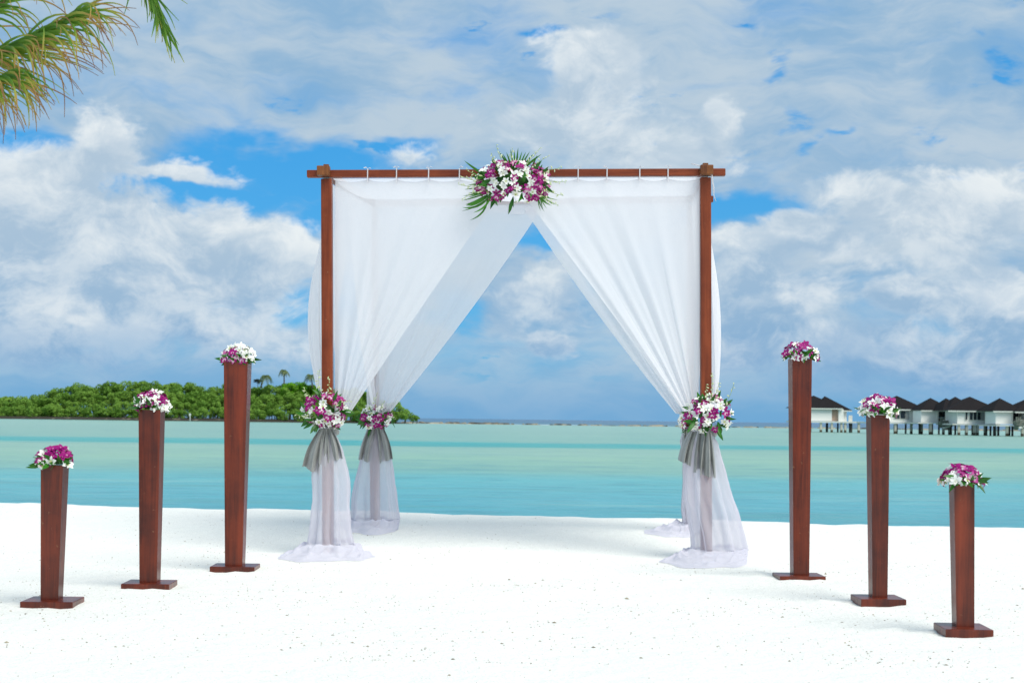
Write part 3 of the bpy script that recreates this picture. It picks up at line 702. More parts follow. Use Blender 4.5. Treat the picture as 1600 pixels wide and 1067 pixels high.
# ------------------------------------------------------------------ cloth
def beam_pt(px): return P(px, 278.6 - (px - 480) * .0035, ZF) + Vector((0, 0, 0))
def scallop(px, ties):
    for a, b_ in zip(ties, ties[1:]):
        if a <= px <= b_: q = (px - a) / (b_ - a); return .016 * 4 * q * (1 - q)
    return 0
def panel(top, bot, sag, nf, seed, amp=(.003, .015, .016), nu=170, nv=80, ndir=Vector((0, 1, 0)), billow=None, edge_hem=True):
    rg = random.Random(seed); ph = [rg.uniform(0, 6.28) for _ in range(6)]
    def fn(u, v):
        a, c = top(u), bot(u); mid = (a + c) / 2 + sag(u)
        p = a * (1 - v) ** 2 + mid * 2 * v * (1 - v) + c * v * v
        A = amp[0] + (amp[1] - amp[0]) * sst(0.02, .6, v) + (amp[2] - amp[1]) * sst(.6, 1, v)
        uu = u + .03 * math.sin(5 * u + ph[0]) + .016 * fbm(u * 3, v * 1.2, seed)
        f = math.sin(6.283 * nf * uu + ph[1]) * .55 + math.sin(6.283 * nf * 1.9 * uu + ph[2]) * .25 + math.sin(6.283 * nf * .37 * uu + ph[3]) * .6
        ridge = (1 - abs(math.sin(3.1416 * nf * .8 * uu + ph[4]))) ** 3 * .9
        f = f * .75 + ridge * (0.15 + .75 * sst(.1, .6, v)) * (.5 + .8 * abs(fbm(u * 4, 0, seed))) + .25 * fbm(u * 4, v * 1.6, seed + 3, 2)
        p = p + ndir * (f * A)
        if billow: p = p + billow(u, v)
        return p
    V, F = grid(nu, nv, fn); uv = None
    return V, F
TIE = {'L': [523, 575, 620, 670, 718, 762, 800], 'R': [812, 857, 903, 948, 999, 1043, 1094]}
def tie(p, parent, rg, y=0):
    """ribbon looped over the beam with a small bow on top"""
    mb = MB(); w = .007; hh = .032
    for sy in (-.0275, .0275):
        mb.add(box_vf(p.x - w / 2, p.x + w / 2, p.y + sy - .0015, p.y + sy + .0015, p.z - .03, p.z + .053))
    mb.add(box_vf(p.x - w / 2, p.x + w / 2, p.y - .029, p.y + .029, p.z + .0535, p.z + .0565))
    for k in range(3):
        d = rg.choice((-1, 1)); a = rg.uniform(.01, .028) * d; h = rg.uniform(.004, .016)
        mb.add(tube([(p.x, p.y - .02, p.z + .055), (p.x + a * .4, p.y - .025, p.z + .058 + h), (p.x + a, p.y - .03, p.z + .056 + h * .5)], 0.0018, 4))
    return mb.build('tie', M['ribbon'], parent, smooth=False)
def curtain(name, label, px_top, px_post, side, seed):
    pass
HK = []
# gather points beside each post
G = {'FL': P(524, 655, ZF + .02), 'FR': P(1092, 655, ZF + .02), 'RL': P(594, 655, ZR + .02), 'RR': P(1070, 655, ZR + .02)}
CL = {}
CL['FL'] = thing('curtain', (FLb.x, FLb.y, 0), 'sheer white curtain tied to the front left post, sweeping to the arch centre', 'curtain', 'sheer white curtains of the wedding arch')
CL['FR'] = thing('curtain', (FRb.x, FRb.y, 0), 'sheer white curtain tied to the front right post, full right half of the arch', 'curtain', 'sheer white curtains of the wedding arch')
CL['RL'] = thing('curtain', (RLb.x, RLb.y, 0), 'sheer white curtain tied to the rear left post, seen behind the front left curtain', 'curtain', 'sheer white curtains of the wedding arch')
CL['RR'] = thing('curtain', (RRb.x, RRb.y, 0), 'sheer white curtain tied to the rear right post, mostly behind the front right curtain', 'curtain', 'sheer white curtains of the wedding arch')
def put(name, vf, parent, mat=None):
    l = parent.location
    V = [Vector(v) - l for v in vf[0]]
    return link_mesh(name, V, vf[1], mat or M['sheer'], parent)
# front panels
def front_panel(key, xo, xi, xg0, xg1, sagx, seed, nf):
    ties = TIE['L'] if key == 'FL' else TIE['R']
    top = lambda u: beam_pt(xo + (xi - xo) * u) - Vector((0, 0, .010 + scallop(xo + (xi - xo) * u, ties)))
    bot = lambda u: P(xg0 + (xg1 - xg0) * u, 652 - 3 * u, ZF + .03 - .05 * u)
    sag = lambda u: Vector((sagx * u ** 1.6, -.02, -.06 * u ** 1.3))
    put('front_panel', panel(top, bot, sag, nf, seed), CL[key])
front_panel('FL', 524, 797, 523, 545, -.05, 11, 4)
front_panel('FR', 1095, 799, 1092, 1072, .06, 12, 4.5)
rgt = random.Random(3)
for key, ties in (('FL', TIE['L'][1:5]), ('FR', TIE['R'][1:6])):
    for x in ties: tie(beam_pt(x) - CL[key].location - Vector((0, 0, .003)), CL[key], rgt)
# rear panels, hung from the rear beam
def rear_panel(key, xo, xi, xg0, xg1, sagx, seed):
    top = lambda u: P(xo + (xi - xo) * u, 323 - 5 * (xo + (xi - xo) * u - 583) / 500, ZR - .062)
    bot = lambda u: P(xg0 + (xg1 - xg0) * u, 650 - 4 * u, ZR - .085)
    sag = lambda u: Vector((sagx * u ** 1.6, -.02, -.05 * u))
    put('rear_panel', panel(top, bot, sag, 4, seed, (.004, .022, .018)), CL[key])
rear_panel('RL', 568, 850, 574, 608, .035, 13)
rear_panel('RR', 1092, 815, 1088, 1056, -.03, 14)
# side panels bowing outwards between front and rear post
def side_panel(key, a, b_, g, out, seed, nf=4, pw=1.0):
    top = lambda u: a.lerp(b_, u) + Vector((0, 0, -.03))
    bot = lambda u: g + (b_ - a).normalized() * (.05 * u)
    sag = lambda u: (b_ - a) * (.18 * u) + Vector((0, 0, -.05))
    sg = 1 if out > 0 else -1
    bil = lambda u, v: Vector((out * (math.sin(math.pi * min(1, v * 1.02)) ** pw) * (math.sin(math.pi * (.12 + .8 * u))), 0, 0))
    put('side_panel', panel(top, bot, sag, nf, seed, (.004, .022, .02), 90, 70, Vector((1, 0, 0)), bil), CL[key])
fl, rl = P(511, 272, ZF), P(583, 318, ZR); fr, rr = P(1102, 270, ZF), P(1079, 312, ZR)
side_panel('FL', fl + Vector((-.0, .08, -.01)), fl.lerp(rl, .62), FLb * 1.0 + Vector((-.045, .06, P(510, 655, ZF).z)) - Vector((0, 0, FLb.z)), -.150, 15)
side_panel('FR', fr + Vector((.0, .08, -.01)), fr.lerp(rr, .62), FRb * 1.0 + Vector((.05, .06, P(1100, 655, ZF).z)) - Vector((0, 0, FRb.z)), .075, 16)
side_panel('RL', rl + Vector((0, -.06, 0)), fl.lerp(rl, .42), Vector((RLb.x, RLb.y - .06, P(587, 652, ZR).z)), -.05, 17, 3)
side_panel('RR', rr + Vector((0, -.06, 0)), fr.lerp(rr, .42), Vector((RRb.x, RRb.y - .06, P(1078, 652, ZR).z)), .05, 18, 3)
# canopy: roof cloth between front and rear beam, turned down in front of the rear beam
can = thing('canopy_cloth', (0.03, 9.7, 2.4), 'sheer white roof cloth stretched over the top of the arch between its beams', 'canopy')
fa, fb = P(520, 279, ZF + .03), P(1096, 277, ZF + .03); ra, rb = P(586, 312, ZR - .028), P(1077, 306, ZR - .028)
def canf(u, v):
    if v < .8:
        q = v / .8; p = fa.lerp(fb, u).lerp(ra.lerp(rb, u), q); p.z -= .035 * math.sin(math.pi * q) + .008 * fbm(u * 6, q * 3, 4) * math.sin(math.pi * q)
        p.z -= .03 * q * math.exp(-((u - .47) / .12) ** 2)
    else:
        q = (v - .8) / .2; p = ra.lerp(rb, u); p.z -= .075 * q + .025 * q * math.exp(-((u - .47) / .10) ** 2) + .03 * math.exp(-((u - .47) / .12) ** 2); p.y -= .036 + .006 * math.sin(u * 60) * q
    return p - can.location
link_mesh('roof_cloth', *grid(120, 50, canf), M['canopy'], can)
# loose strings at the right corner
mb = MB(); o0 = P(1112, 268, ZF - .06) - arch.location
mb.add(tube([o0, o0 + Vector((.004, -.005, -.05)), o0 + Vector((.012, -.01, -.10)), o0 + Vector((.014, -.01, -.15)), o0 + Vector((.028, -.01, -.19))], [.0045, .004, .005, .003, .002], 4))
o1 = P(1092, 259, ZF - .05) - arch.location
mb.add(tube([o1 + Vector((-.05, 0, .012)), o1, o1 + Vector((.05, 0, -.018)), o1 + Vector((.088, -.02, -.02)), o0], .004, 4))
mb.build('corner_string', M['ribbon'], arch)

# tails: from the sash down to a puddle on the sand
def tail(key, zc, edges, pud, seed, zt, y0):
    """edges: (py, left px, right px) silhouette; pud: left, right px, front metres, back metres"""
    rg = random.Random(seed); Zp = ZF if key[0] == 'F' else ZR
    ctr = {'FL': FLb, 'FR': FRb, 'RL': RLb, 'RR': RRb}[key]; g0 = ground_z(ctr.x, ctr.y)
    rows = [(P((l + r) / 2, py, Zp).z, P(l, py, Zp).x, P(r, py, Zp).x) for py, l, r in edges]
    rows.sort(reverse=True)
    ph = [rg.uniform(0, 6.28) for _ in range(8)]
    def at(z):
        if z >= rows[0][0]: return rows[0][1:]
        for (z1, l1, r1), (z2, l2, r2) in zip(rows, rows[1:]):
            if z >= z2:
                q = (z1 - z) / (z1 - z2); return l1 + (l2 - l1) * q, r1 + (r2 - r1) * q
        return rows[-1][1:]
    zl = .065 + g0
    Zpf = Zp - pud[2]; pl = P(pud[0], 0, Zp - pud[2] * .45).x; pr = P(pud[1], 0, Zp - pud[2] * .45).x
    nv = 110; split = .62
    def fn(u, v):
        a = 2 * math.pi * u
        if v < split:
            q = v / split; z = zt + (zl - zt) * q; l, r = at(z); cx = (l + r) / 2; rx = (r - l) / 2
            ry = .05 + .10 * q; k = q
            fold = 1 + (.05 + .13 * k) * (math.sin(9 * a + ph[0] + 1.5 * fbm(u * 3, z * 1.5, seed)) * .6 + math.sin(15 * a + ph[1] + z * 1.2) * .35) + .10 * fbm(math.cos(a) * 1.6, math.sin(a) * 1.6, z * 2.2 + seed)
            nx = max(-1, min(1, math.cos(a) * fold)); 
            x = cx + rx * nx; y = ctr.y - .02 - .06 * k + ry * math.sin(a) * fold
            x += .012 * fbm(z * 3, seed)
            return Vector((x, y, z))
        q = (v - split) / (1 - split); l, r = at(zl); cx = (l + r) / 2; rx = (r - l) / 2
        e = sst(0, 1, q) 
        lob = 1 + .13 * math.sin(3 * a + ph[2]) + .09 * math.sin(5 * a + ph[3]) + .05 * math.sin(9 * a + ph[4])
        X1 = (pl + pr) / 2 + (pr - pl) / 2 * math.cos(a) * (1 + .04 * math.sin(7 * a + ph[5])); yy0 = (-pud[2] + pud[3]) / 2; Y1 = ctr.y + yy0 + (pud[2] + pud[3]) / 2 * math.sin(a) * lob
        fold = 1 + .14 * (math.sin(9 * a + ph[0] + 1.5 * fbm(u * 3, zl * 1.5, seed)) * .6 + math.sin(15 * a + ph[1] + zl * 1.2) * .35)
        X0 = cx + rx * max(-1, min(1, math.cos(a) * fold)) + .012 * fbm(zl * 3, seed); Y0 = ctr.y - .08 + .15 * math.sin(a) * fold
        qq = q ** 1.25
        x = X0 + (X1 - X0) * qq; y = Y0 + (Y1 - Y0) * qq
        rd = 1 - abs(math.sin(q * 7.5 + 2.6 * fbm(x * 3.2, y * 3.2, seed + 9, 2) + .5 * math.sin(3 * a + ph[6])))
        rd2 = 1 - abs(math.sin(9 * x / .3 + 6 * q + 3 * fbm(x * 5, y * 5, seed + 4, 2)))
        ww = (.030 * rd ** 1.5 + .016 * rd2 ** 2 + .020 * abs(fbm(x * 9, y * 9, seed, 3))) * (1 - q ** 3)
        gz = ground_z(x, y)
        z = gz + .004 + (zl - gz) * (1 - q) ** 1.7 + ww * sst(0, .25, q)
        return Vector((x, y, z))
    o = put('tail', grid(150, nv, fn, closed=True), CL[key], M['sheer_tail'])
    o.data.materials.append(M['sheer_puddle'])
    for p in o.data.polygons:
        if p.index // 150 > nv * split * 1.03: p.material_index = 1
tail('FL', 0, [(668, 500, 520), (690, 494, 531), (702, 491, 536), (737, 487, 544), (749, 487, 546.5), (783, 490, 548), (827, 487, 552), (845, 484, 556)], (446, 594, .64, .12), 31, P(513, 668, ZF).z, 0)
tail('FR', 0, [(676, 1082, 1112), (692, 1074, 1121), (724, 1069, 1129), (776, 1068, 1144), (810, 1072, 1152), (837, 1076, 1158), (855, 1078, 1163)], (1044, 1176, .62, .12), 32, P(1103, 672, ZF).z, 0)
tail('RL', 0, [(666, 576, 598), (690, 568, 606), (719, 562, 612), (769, 552, 622), (803, 549, 625), (818, 549, 627)], (548, 631, .42, .12), 33, P(587, 666, ZR).z, 0)
tail('RR', 0, [(670, 1066, 1092), (690, 1062, 1098), (724, 1066, 1106), (776, 1065, 1104), (810, 1066, 1104), (822, 1066, 1104)], (1017, 1100, .40, .12), 34, P(1078, 670, ZR).z, 0)

# ------------------------------------------------------------------ grey satin sashes
def flap(top, tw, bl, br, seed, depth=.03, nf=4, yb=0.0, curl=.005):
    rg = random.Random(seed); ph = rg.uniform(0, 6.28)
    def fn(u, v):
        a = top + Vector(((u - .5) * tw, 0, 0)); c = bl.lerp(br, u)
        p = a.lerp(c, v); p.x += (c.x - a.x) * .35 * math.sin(math.pi * v) * .5
        w = math.sin(6.283 * nf * u + ph) * .6 + math.sin(6.283 * nf * 1.9 * u + ph * 2) * .3
        p.y += -depth * math.sin(math.pi * u) * (0.6 * math.sin(math.pi * min(1, v * .6 + .1))) + w * depth * 1.15 * (.30 + .70 * v) + yb
        p.z += w * curl * v + curl * .6 * fbm(u * 8, v, seed) * v
        return p
    return grid(48, 34, fn)
def sash(key, Z, knot, flaps, label):
    kp = P(knot[0], knot[1], Z)
    t = thing('satin_sash', kp, label, 'sash', 'grey satin sashes tied round the arch posts')
    pc = {'FL': FLb, 'FR': FRb, 'RL': RLb, 'RR': RRb}[key]
    def band(u, v):
        a = 6.283 * u; r = .052 + .004 * math.sin(a * 5 + v * 6) + .006 * math.sin(math.pi * v)
        return Vector((pc.x + r * math.cos(a), pc.y + r * math.sin(a), kp.z - .022 + .05 * v + .006 * math.sin(3 * a))) - kp
    link_mesh('band', *grid(48, 8, band, closed=True), M['satin'], t)
    y = Z - .075
    def kn(u, v):
        a = 6.283 * u; b_ = math.pi * (v - .5); r = 1 + .12 * math.sin(5 * a + 3 * v)
        return Vector((.020 * math.cos(a) * math.cos(b_) * r, -.062 + .018 * math.sin(a) * math.cos(b_) * r, .022 * math.sin(b_)))
    link_mesh('knot', *grid(20, 12, kn, closed=True), M['satin'], t)
    for i, (tx, ty, tw, lx, ly, rx, ry, dy, nf) in enumerate(flaps):
        top = P(tx, ty, y + dy); 
        vf = flap(top, tw * Z / FPX, P(lx, ly, y + dy), P(rx, ry, y + dy), 60 + i + int(tx), .035, nf)
        link_mesh('sash_tail', [Vector(v) - kp for v in vf[0]], vf[1], M['satin'], t)
sash('FL', ZF, (508, 673), [(504, 670, 10, 473, 728, 500, 742, -.03, 1.7), (508, 670, 8, 497, 722, 511, 730, -.015, 1.2), (514, 669, 9, 513, 722, 536, 716, -.01, 1.8)], 'grey satin sash tied round the front left arch post under its flowers')
sash('RL', ZR, (587, 668), [(582, 666, 11, 560, 717, 581, 723, -.02, 1.8), (593, 666, 11, 593, 723, 614, 717, -.02, 1.8)], 'grey satin sash tied round the rear left arch post, spread in two even tails')
sash('FR', ZF, (1098, 676), [(1096, 675, 10, 1083, 738, 1101, 727, -.02, 1.6), (1106, 675, 10, 1093, 741, 1118, 747, -.05, 1.9), (1083, 674, 12, 1060, 719, 1079, 728, .0, 1.8)], 'grey satin sash hanging in three tails from the front right arch post')
sash('RR', ZR, (1078, 672), [(1072, 670, 8, 1064, 719, 1080, 722, 0, 2)], 'grey satin sash of the rear right arch post, just peeking out beside the front one')

# ------------------------------------------------------------------ flowers
def petal(L, Wd, ang, tilt, cup=.25, nv=4, curl=.2, base=.002):
    """a pointed oval blade from the origin, returned in flower space (+Z is the face of the flower)"""
    V = []; F = []; prof = [.25, .8, 1.0, .72, .06]
    for j in range(5):
        t = j / 4; w = Wd * prof[j] * .5
        for i in (-1, 0, 1):
            x = base + L * t * math.cos(tilt * (1 - .3 * t)); z = L * t * math.sin(tilt) - curl * L * t * t + (abs(i) * cup * w)
            V.append(Vector((x, i * w, z)))
    for j in range(4):
        for i in range(2): k = j * 3 + i; F.append((k, k + 1, k + 4, k + 3))
    Rm = Matrix.Rotation(ang, 3, 'Z'); return [Rm @ v for v in V], F
def orchid_mesh(name, pm, lm, seed):
    rg = random.Random(seed); mb = MB()
    for a in (90, 210, 330): mb.add(petal(.029, .0135, R(a + rg.uniform(-8, 8)), R(rg.uniform(12, 32)), .2, curl=rg.uniform(.1, .45)))
    for a in (22, 158): mb.add(petal(.028, .021, R(a + rg.uniform(-8, 8)), R(rg.uniform(16, 34)), .25, curl=rg.uniform(.1, .4)))
    # lip: cupped tongue pointing out and down
    V, F = petal(.020, .015, R(270), R(48), .7, curl=.5); mb.add((V, F), 1)
    mb.add(tube([(0, 0, .0), (0, -.001, .005), (0, -.002, .009)], [.003, .0035, .002], 5), 1)
    mb.add(tube([(0, 0, 0), (0, .003, -.015), (0, .002, -.03)], [.0015, .0012, .001], 3), 1)
    o = mb.build(name, [pm, lm]); me = o.data; bpy.data.objects.remove(o); return me
ORW = [orchid_mesh('white_orchid', M['pet_white'], M['lip_white'], s) for s in range(4)]
ORP = [orchid_mesh('purple_orchid', M['pet_purple'], M['lip_purple'], 10 + s) for s in range(4)]
ORK = [orchid_mesh('pink_orchid', M['pet_pink'], M['lip_purple'], 20 + s) for s in range(2)]
def leaf_mesh(seed, L=.05, Wd=.021):
    rg = random.Random(seed); V = []; F = []; prof = [.12, .62, .98, 1.0, .80, .45, .03]
    for j in range(7):
        t = j / 6; w = Wd * prof[j] / 2
        for i in (-1, 0, 1): V.append(Vector((L * t, i * w, -.22 * L * t * t + abs(i) * w * .35 + rg.uniform(-.0005, .0005))))
    for j in range(6):
        for i in range(2): k = j * 3 + i; F.append((k, k + 1, k + 4, k + 3))
    o = link_mesh('leaf', V, F, M['leaf']); me = o.data; bpy.data.objects.remove(o); return me
LEAF = [leaf_mesh(s, .05 + .012 * s, .020 + .003 * (s % 2)) for s in range(4)]
def orient(nrm, roll, rg, jit=.3):
    n = (nrm + Vector((rg.gauss(0, jit), rg.gauss(0, jit), rg.gauss(0, jit)))).normalized()
    up = Vector((0, 0, 1)); x = up.cross(n)
    if x.length < .05: x = Vector((1, 0, 0))
    x.normalize(); y = n.cross(x)
    return (Matrix((x, y, n)).transposed() @ Matrix.Rotation(roll, 3, 'Z')).to_4x4()
def put_child(name, me, parent, loc, Mx, sc):
    o = bpy.data.objects.new(name, me); COL.objects.link(o); o.parent = parent
    Mx = Mx.copy(); Mx.translation = loc; o.matrix_local = Mx @ Matrix.Diagonal((sc, sc, sc, 1)); return o
def spray_vf(pts, rg, n, size=.013):
    mb = MB(); mb.add(tube(pts, .0013, 4), 1)
    for k in range(n):
        t = .25 + .75 * k / max(1, n - 1); f = t * (len(pts) - 1); i = min(int(f), len(pts) - 2); p = Vector(pts[i]).lerp(Vector(pts[i + 1]), f - i)
        d = Vector((rg.gauss(0, 1), rg.gauss(0, 1) - .4, rg.gauss(0, 1))).normalized(); s = size * (1.25 - .6 * t) * rg.uniform(.8, 1.2)
        q = p + d * s * 1.1
        mb.add(tube([p, p + d * s * .5, q, q + d * s * .8], [.0006, s * .18, s * .42, s * .08], 5), 0)
    return mb
def bouquet(name, pos, rx, ry, rz, n_or, n_leaf, label, group, seed, white=.5, zlo=-.9, sprays=(), full=True, lsc=1.0, osc=1.0, down=False, bias=(0, 0)):
    rg = random.Random(seed); t = thing(name, pos, label, 'flowers', group)
    # moss-like green heart that holds the stems
    def core(u, v):
        a = 6.283 * u; b_ = math.pi * (v - .5); k = .46 + .1 * fbm(math.cos(a) * 2, math.sin(a) * 2, v * 3 + seed)
        return Vector((rx * k * math.cos(a) * math.cos(b_), ry * k * math.sin(a) * math.cos(b_), max(zlo * rz * .8, rz * k * math.sin(b_))))
    link_mesh('green_heart', *grid(18, 10, core, closed=True), M['leaf'], t)
    ga = 2.399963
    pts = []
    tries = 0; N = n_or; mind = .50 * 1.75 * (4 * math.pi * rx * rz * .5 / max(1, N)) ** .5 * .55
    while len(pts) < N and tries < 6000:
        tries += 1
        d = Vector((rg.gauss(0, 1), rg.gauss(0, 1), rg.gauss(0, 1))).normalized()
        if d.z < zlo or d.y > .55: continue
        k = rg.uniform(.84, 1.04); p = Vector((d.x * rx * k, d.y * ry * k, d.z * rz * k))
        if any((p - q[0]).length < mind * (1 - tries / 9000) for q in pts): continue
        pts.append((p, d))
    for p, d in pts:
        cl = fbm(p.x * 14 + seed, p.z * 14, seed * 1.7, 2) * .55 + rg.uniform(-.42, .42) + (white - .5) * 1.3 + bias[0] * d.x + bias[1] * (d.z - .4)
        if cl > .0: me, nm = rg.choice(ORW), 'white_orchid'
        elif cl > -.10 and rg.random() < .7: me, nm = rg.choice(ORK), 'pink_orchid'
        else: me, nm = rg.choice(ORP), 'purple_orchid'
        nrm = Vector((d.x / rx * .1, d.y / ry * .1 - .35, d.z / rz * .1)).normalized()
        put_child(nm, me, t, p, orient(nrm, rg.uniform(-.9, .9), rg, .28), osc * rg.uniform(.9, 1.18))
    for k in range(n_leaf):
        a = rg.uniform(0, 6.283)
        d = Vector((math.cos(a), rg.uniform(-.9, .5), math.sin(a) * (1 if not down else .6) - (.25 if down else 0))).normalized()
        if d.z < zlo: d.z = zlo * rg.random(); d.normalize()
        p = Vector((d.x * rx, d.y * ry, d.z * rz)) * rg.uniform(.62, .86)
        if zlo > -.2:                                   # a collar of leaves round the rim of the pedestal
            a = rg.uniform(-3.14, .0) if rg.random() < .8 else rg.uniform(0, 3.14)
            d = Vector((math.cos(a), math.sin(a), rg.uniform(-.25, .25))); p = Vector((d.x * rx * rg.uniform(.45, .72), d.y * ry * .8, rz * rg.uniform(-.02, .30)))
        x = (d + Vector((rg.gauss(0, .4), rg.gauss(0, .4), rg.gauss(0, .35)))).normalized()
        n = x.cross(Vector((rg.gauss(0, 1), rg.gauss(0, .3), rg.gauss(0, 1)))).normalized()
        if n.y > 0: n = -n
        y = n.cross(x); Mx = Matrix((x, y, n)).transposed().to_4x4()
        put_child('leaf', rg.choice(LEAF), t, p, Mx, lsc * rg.uniform(.8, 1.25))
    for pts_, nb in sprays:
        mb = spray_vf([Vector(q) for q in pts_], rg, nb); mb.build('bud_spray', [M['bud'], M['stem']], t)
    return t
def arc(x0, z0, x1, z1, bend=.3, y=-.06, n=7, dy=-.03):
    a, b_ = Vector((x0, y, z0)), Vector((x1, y + dy, z1)); m_ = (a + b_) / 2 + Vector((-(z1 - z0), 0, (x1 - x0))) * bend
    return [a * (1 - t) ** 2 + m_ * 2 * t * (1 - t) + b_ * t * t for t in [i / (n - 1) for i in range(n)]]
s9 = ZF / FPX
GB = 'white and purple orchid bouquets on the arch posts'
bouquet('post_bouquet', P(507, 643, ZF - .10), .128, .085, .112, 62, 30, 'full orchid bouquet on the front left arch post with tall bud sprays', GB, 1, .60,
        sprays=[(arc(-.01, .08, -.02, .26, .15), 11), (arc(.02, .08, .035, .22, -.12), 9), (arc(-.06, .08, -.12, .15, .15), 6), (arc(.08, .03, .17, .07, .2), 5), (arc(-.09, -.03, -.16, -.02, .2), 4)])
bouquet('post_bouquet', P(586, 652, ZR - .10), .118, .08, .083, 44, 24, 'smaller orchid bouquet on the rear left arch post, between curtain and lagoon', GB, 2, .50, down=True,
        sprays=[(arc(.01, .06, .02, .17, .1), 6), (arc(.04, .05, .08, .12, .1), 4), (arc(.08, .0, .15, -.01, .2), 4)])
bouquet('post_bouquet', P(1108, 648, ZF - .10), .138, .085, .115, 64, 34, 'orchid bouquet on the front right arch post with green leaves at its right side', GB, 3, .50,
        sprays=[(arc(.0, .08, .0, .26, -.1), 10), (arc(.03, .08, .05, .20, .12), 8), (arc(.08, .05, .14, .20, -.1), 5), (arc(-.02, .08, -.03, .19, .12), 6)])
bouquet('post_bouquet', P(1081, 658, ZR - .10), .10, .07, .07, 24, 10, 'orchid bouquet on the rear right arch post, mostly hidden behind the front right one', GB, 4, .6)
# arch centre piece
cp = P(800, 286, ZF - .10)
ab = bouquet('arch_bouquet', cp, .238, .10, .132, 150, 75, 'large orchid and palm leaf spray at the centre of the front beam', None, 6, .47, zlo=-.85, lsc=1.0, osc=.98,
        sprays=[(arc(-.18, .0, -.31, .02, .12), 9), (arc(-.18, -.03, -.33, -.03, .1), 9), (arc(-.17, -.06, -.31, -.12, -.1), 9), (arc(-.16, .02, -.28, .06, .1), 7),
                (arc(.18, .02, .34, .0, -.15), 10), (arc(.17, .04, .31, .08, .15), 8), (arc(.16, -.02, .32, -.09, -.12), 10), (arc(.15, -.05, .29, -.15, -.12), 9), (arc(.05, .08, .17, .20, -.1), 7),
                (arc(-.08, .08, -.13, .17, .12), 7), (arc(-.04, .09, -.10, .22, .12), 7), (arc(.0, .1, .0, .2, .1), 7), (arc(.1, .07, .22, .15, .1), 7)])
rg = random.Random(77)
def blade_vf(a, b_, w, bend, y=-.02):
    pts = arc(a[0], a[1], b_[0], b_[1], bend, y, 9, rg.uniform(-.05, .02)); V = []; F = []
    for k, p in enumerate(pts):
        t = k / 8; ww = w * math.sin(math.pi * min(1, .12 + t * .88)) ** .8 * (1 if t < .98 else .1) / 2
        d = (pts[min(k + 1, 8)] - pts[max(k - 1, 0)]).normalized(); sd = Vector((-d.z, .25, d.x)).normalized()
        V += [p - sd * ww, p + Vector((0, -.15 * ww, 0)), p + sd * ww]
    for k in range(8):
        for i in range(2): q = k * 3 + i; F.append((q, q + 1, q + 4, q + 3))
    return V, F
def blade(a, b_, w, bend, y=-.02):
    link_mesh('palm_blade', *blade_vf(a, b_, w, bend, y), M['blade'], ab)
for k in range(12):      # fan standing up
    q = k / 11 - .45; blade((.02 + q * .06, .06), (.035 + q * .27, .225 - abs(q) * .09 + rg.uniform(-.02, .012)), .012, q * .12)
for k in range(9): blade((-.15, -.02 - .01 * k), (-.27 - rg.uniform(0, .05), -.03 - .019 * k), .009, rg.uniform(-.15, .15))
for k in range(10): blade((.12 + .006 * k, -.05), (.29 - .012 * k, -.13 - .006 * k + rg.uniform(-.02, .02)), .008, rg.uniform(-.2, 0))
blade((-.15, -.09), (-.262, -.24), .012, .35); blade((-.14, -.09), (-.31, -.16), .014, .3); blade((-.15, -.08), (-.285, -.155), .026, .12); blade((-.13, -.09), (-.24, -.20), .012, .25)
blade((-.13, .02), (-.30, .125), .016, .05); blade((-.16, .0), (-.25, .07), .012, .05); blade((.10, .04), (.155, .165), .012, 0); blade((.08, .05), (.11, .15), .010, 0)

GP = 'small orchid bouquets on the wooden pedestals'
labs = ['orchid bouquet with purple blooms on top and white ones at its right, on the short far left pedestal', 'orchid bouquet on the second pedestal from the left, in front of the island', 'orchid bouquet topping the tall pedestal just left of the arch',
        'orchid bouquet topping the tall pedestal just right of the arch', 'orchid bouquet on the mid height right pedestal, in front of the villas', 'orchid bouquet on the short far right pedestal, seen against the lagoon']
labs[0] = 'orchid bouquet, purple on top and white at its right, on the far left pedestal'
for i, ((base, z, xt, wt, topz, s), lab) in enumerate(zip(ped_tops, labs)):
    p = base + Matrix.Rotation(z, 3, 'Z') @ Vector((xt, 0, topz + .008)) 
    w = [33, 31, 30, 32, 34, 37][i] * s; h = [32, 33, 30, 29, 34, 34][i] * s
    bouquet('pedestal_bouquet', p, w * .84, w * .74, h * .78, 44, 32, lab, GP, 40 + i, [.44, .50, .50, .48, .42, .46][i], zlo=-.08, down=True, lsc=.74, osc=.92, bias=[(.35, -.45), (.22, -.1), (.05, .1), (0, -.35), (0, -.45), (-.05, -.3)][i])

# ------------------------------------------------------------------ foreground coconut palm
m, nt, b = material('coconut_leaflet'); uvn = new(nt, 'ShaderNodeTexCoord').outputs['UV']; ux, uy, _ = sep(nt, uvn)
oi = new(nt, 'ShaderNodeObjectInfo'); rv = X(nt, oi.outputs['Random'])
f = (ux + (noise(nt, texco(nt), 9, 3, .6) - .5) * .35 + (rv - .5) * .55).clamp()
c = ramp(nt, f, [(0, (.07, .19, .012)), (.38, (.13, .27, .02)), (.60, (.38, .38, .06)), (.76, (.42, .24, .06)), (1, (.22, .11, .06))])
nt.links.new(c, b.inputs['Base Color']); b.inputs['Roughness'].default_value = .5
t_ = new(nt, 'ShaderNodeBsdfTranslucent'); nt.links.new(c, t_.inputs[0]); ms = new(nt, 'ShaderNodeMixShader'); ms.inputs[0].default_value = .35
nt.links.new(b.outputs[0], ms.inputs[1]); nt.links.new(t_.outputs[0], ms.inputs[2]); nt.links.new(ms.outputs[0], nt.nodes['Material Output'].inputs[0])
M['leaflet'] = m
m, nt, b = material('frond_rachis'); nt.links.new(mix(nt, noise(nt, texco(nt), 12, 3, .6), (.11, .08, .025), (.24, .19, .06)), b.inputs['Base Color']); b.inputs['Roughness'].default_value = .6; M['rachis'] = m
ZP = 5.2; cr = P(-260, 120, ZP + .3)
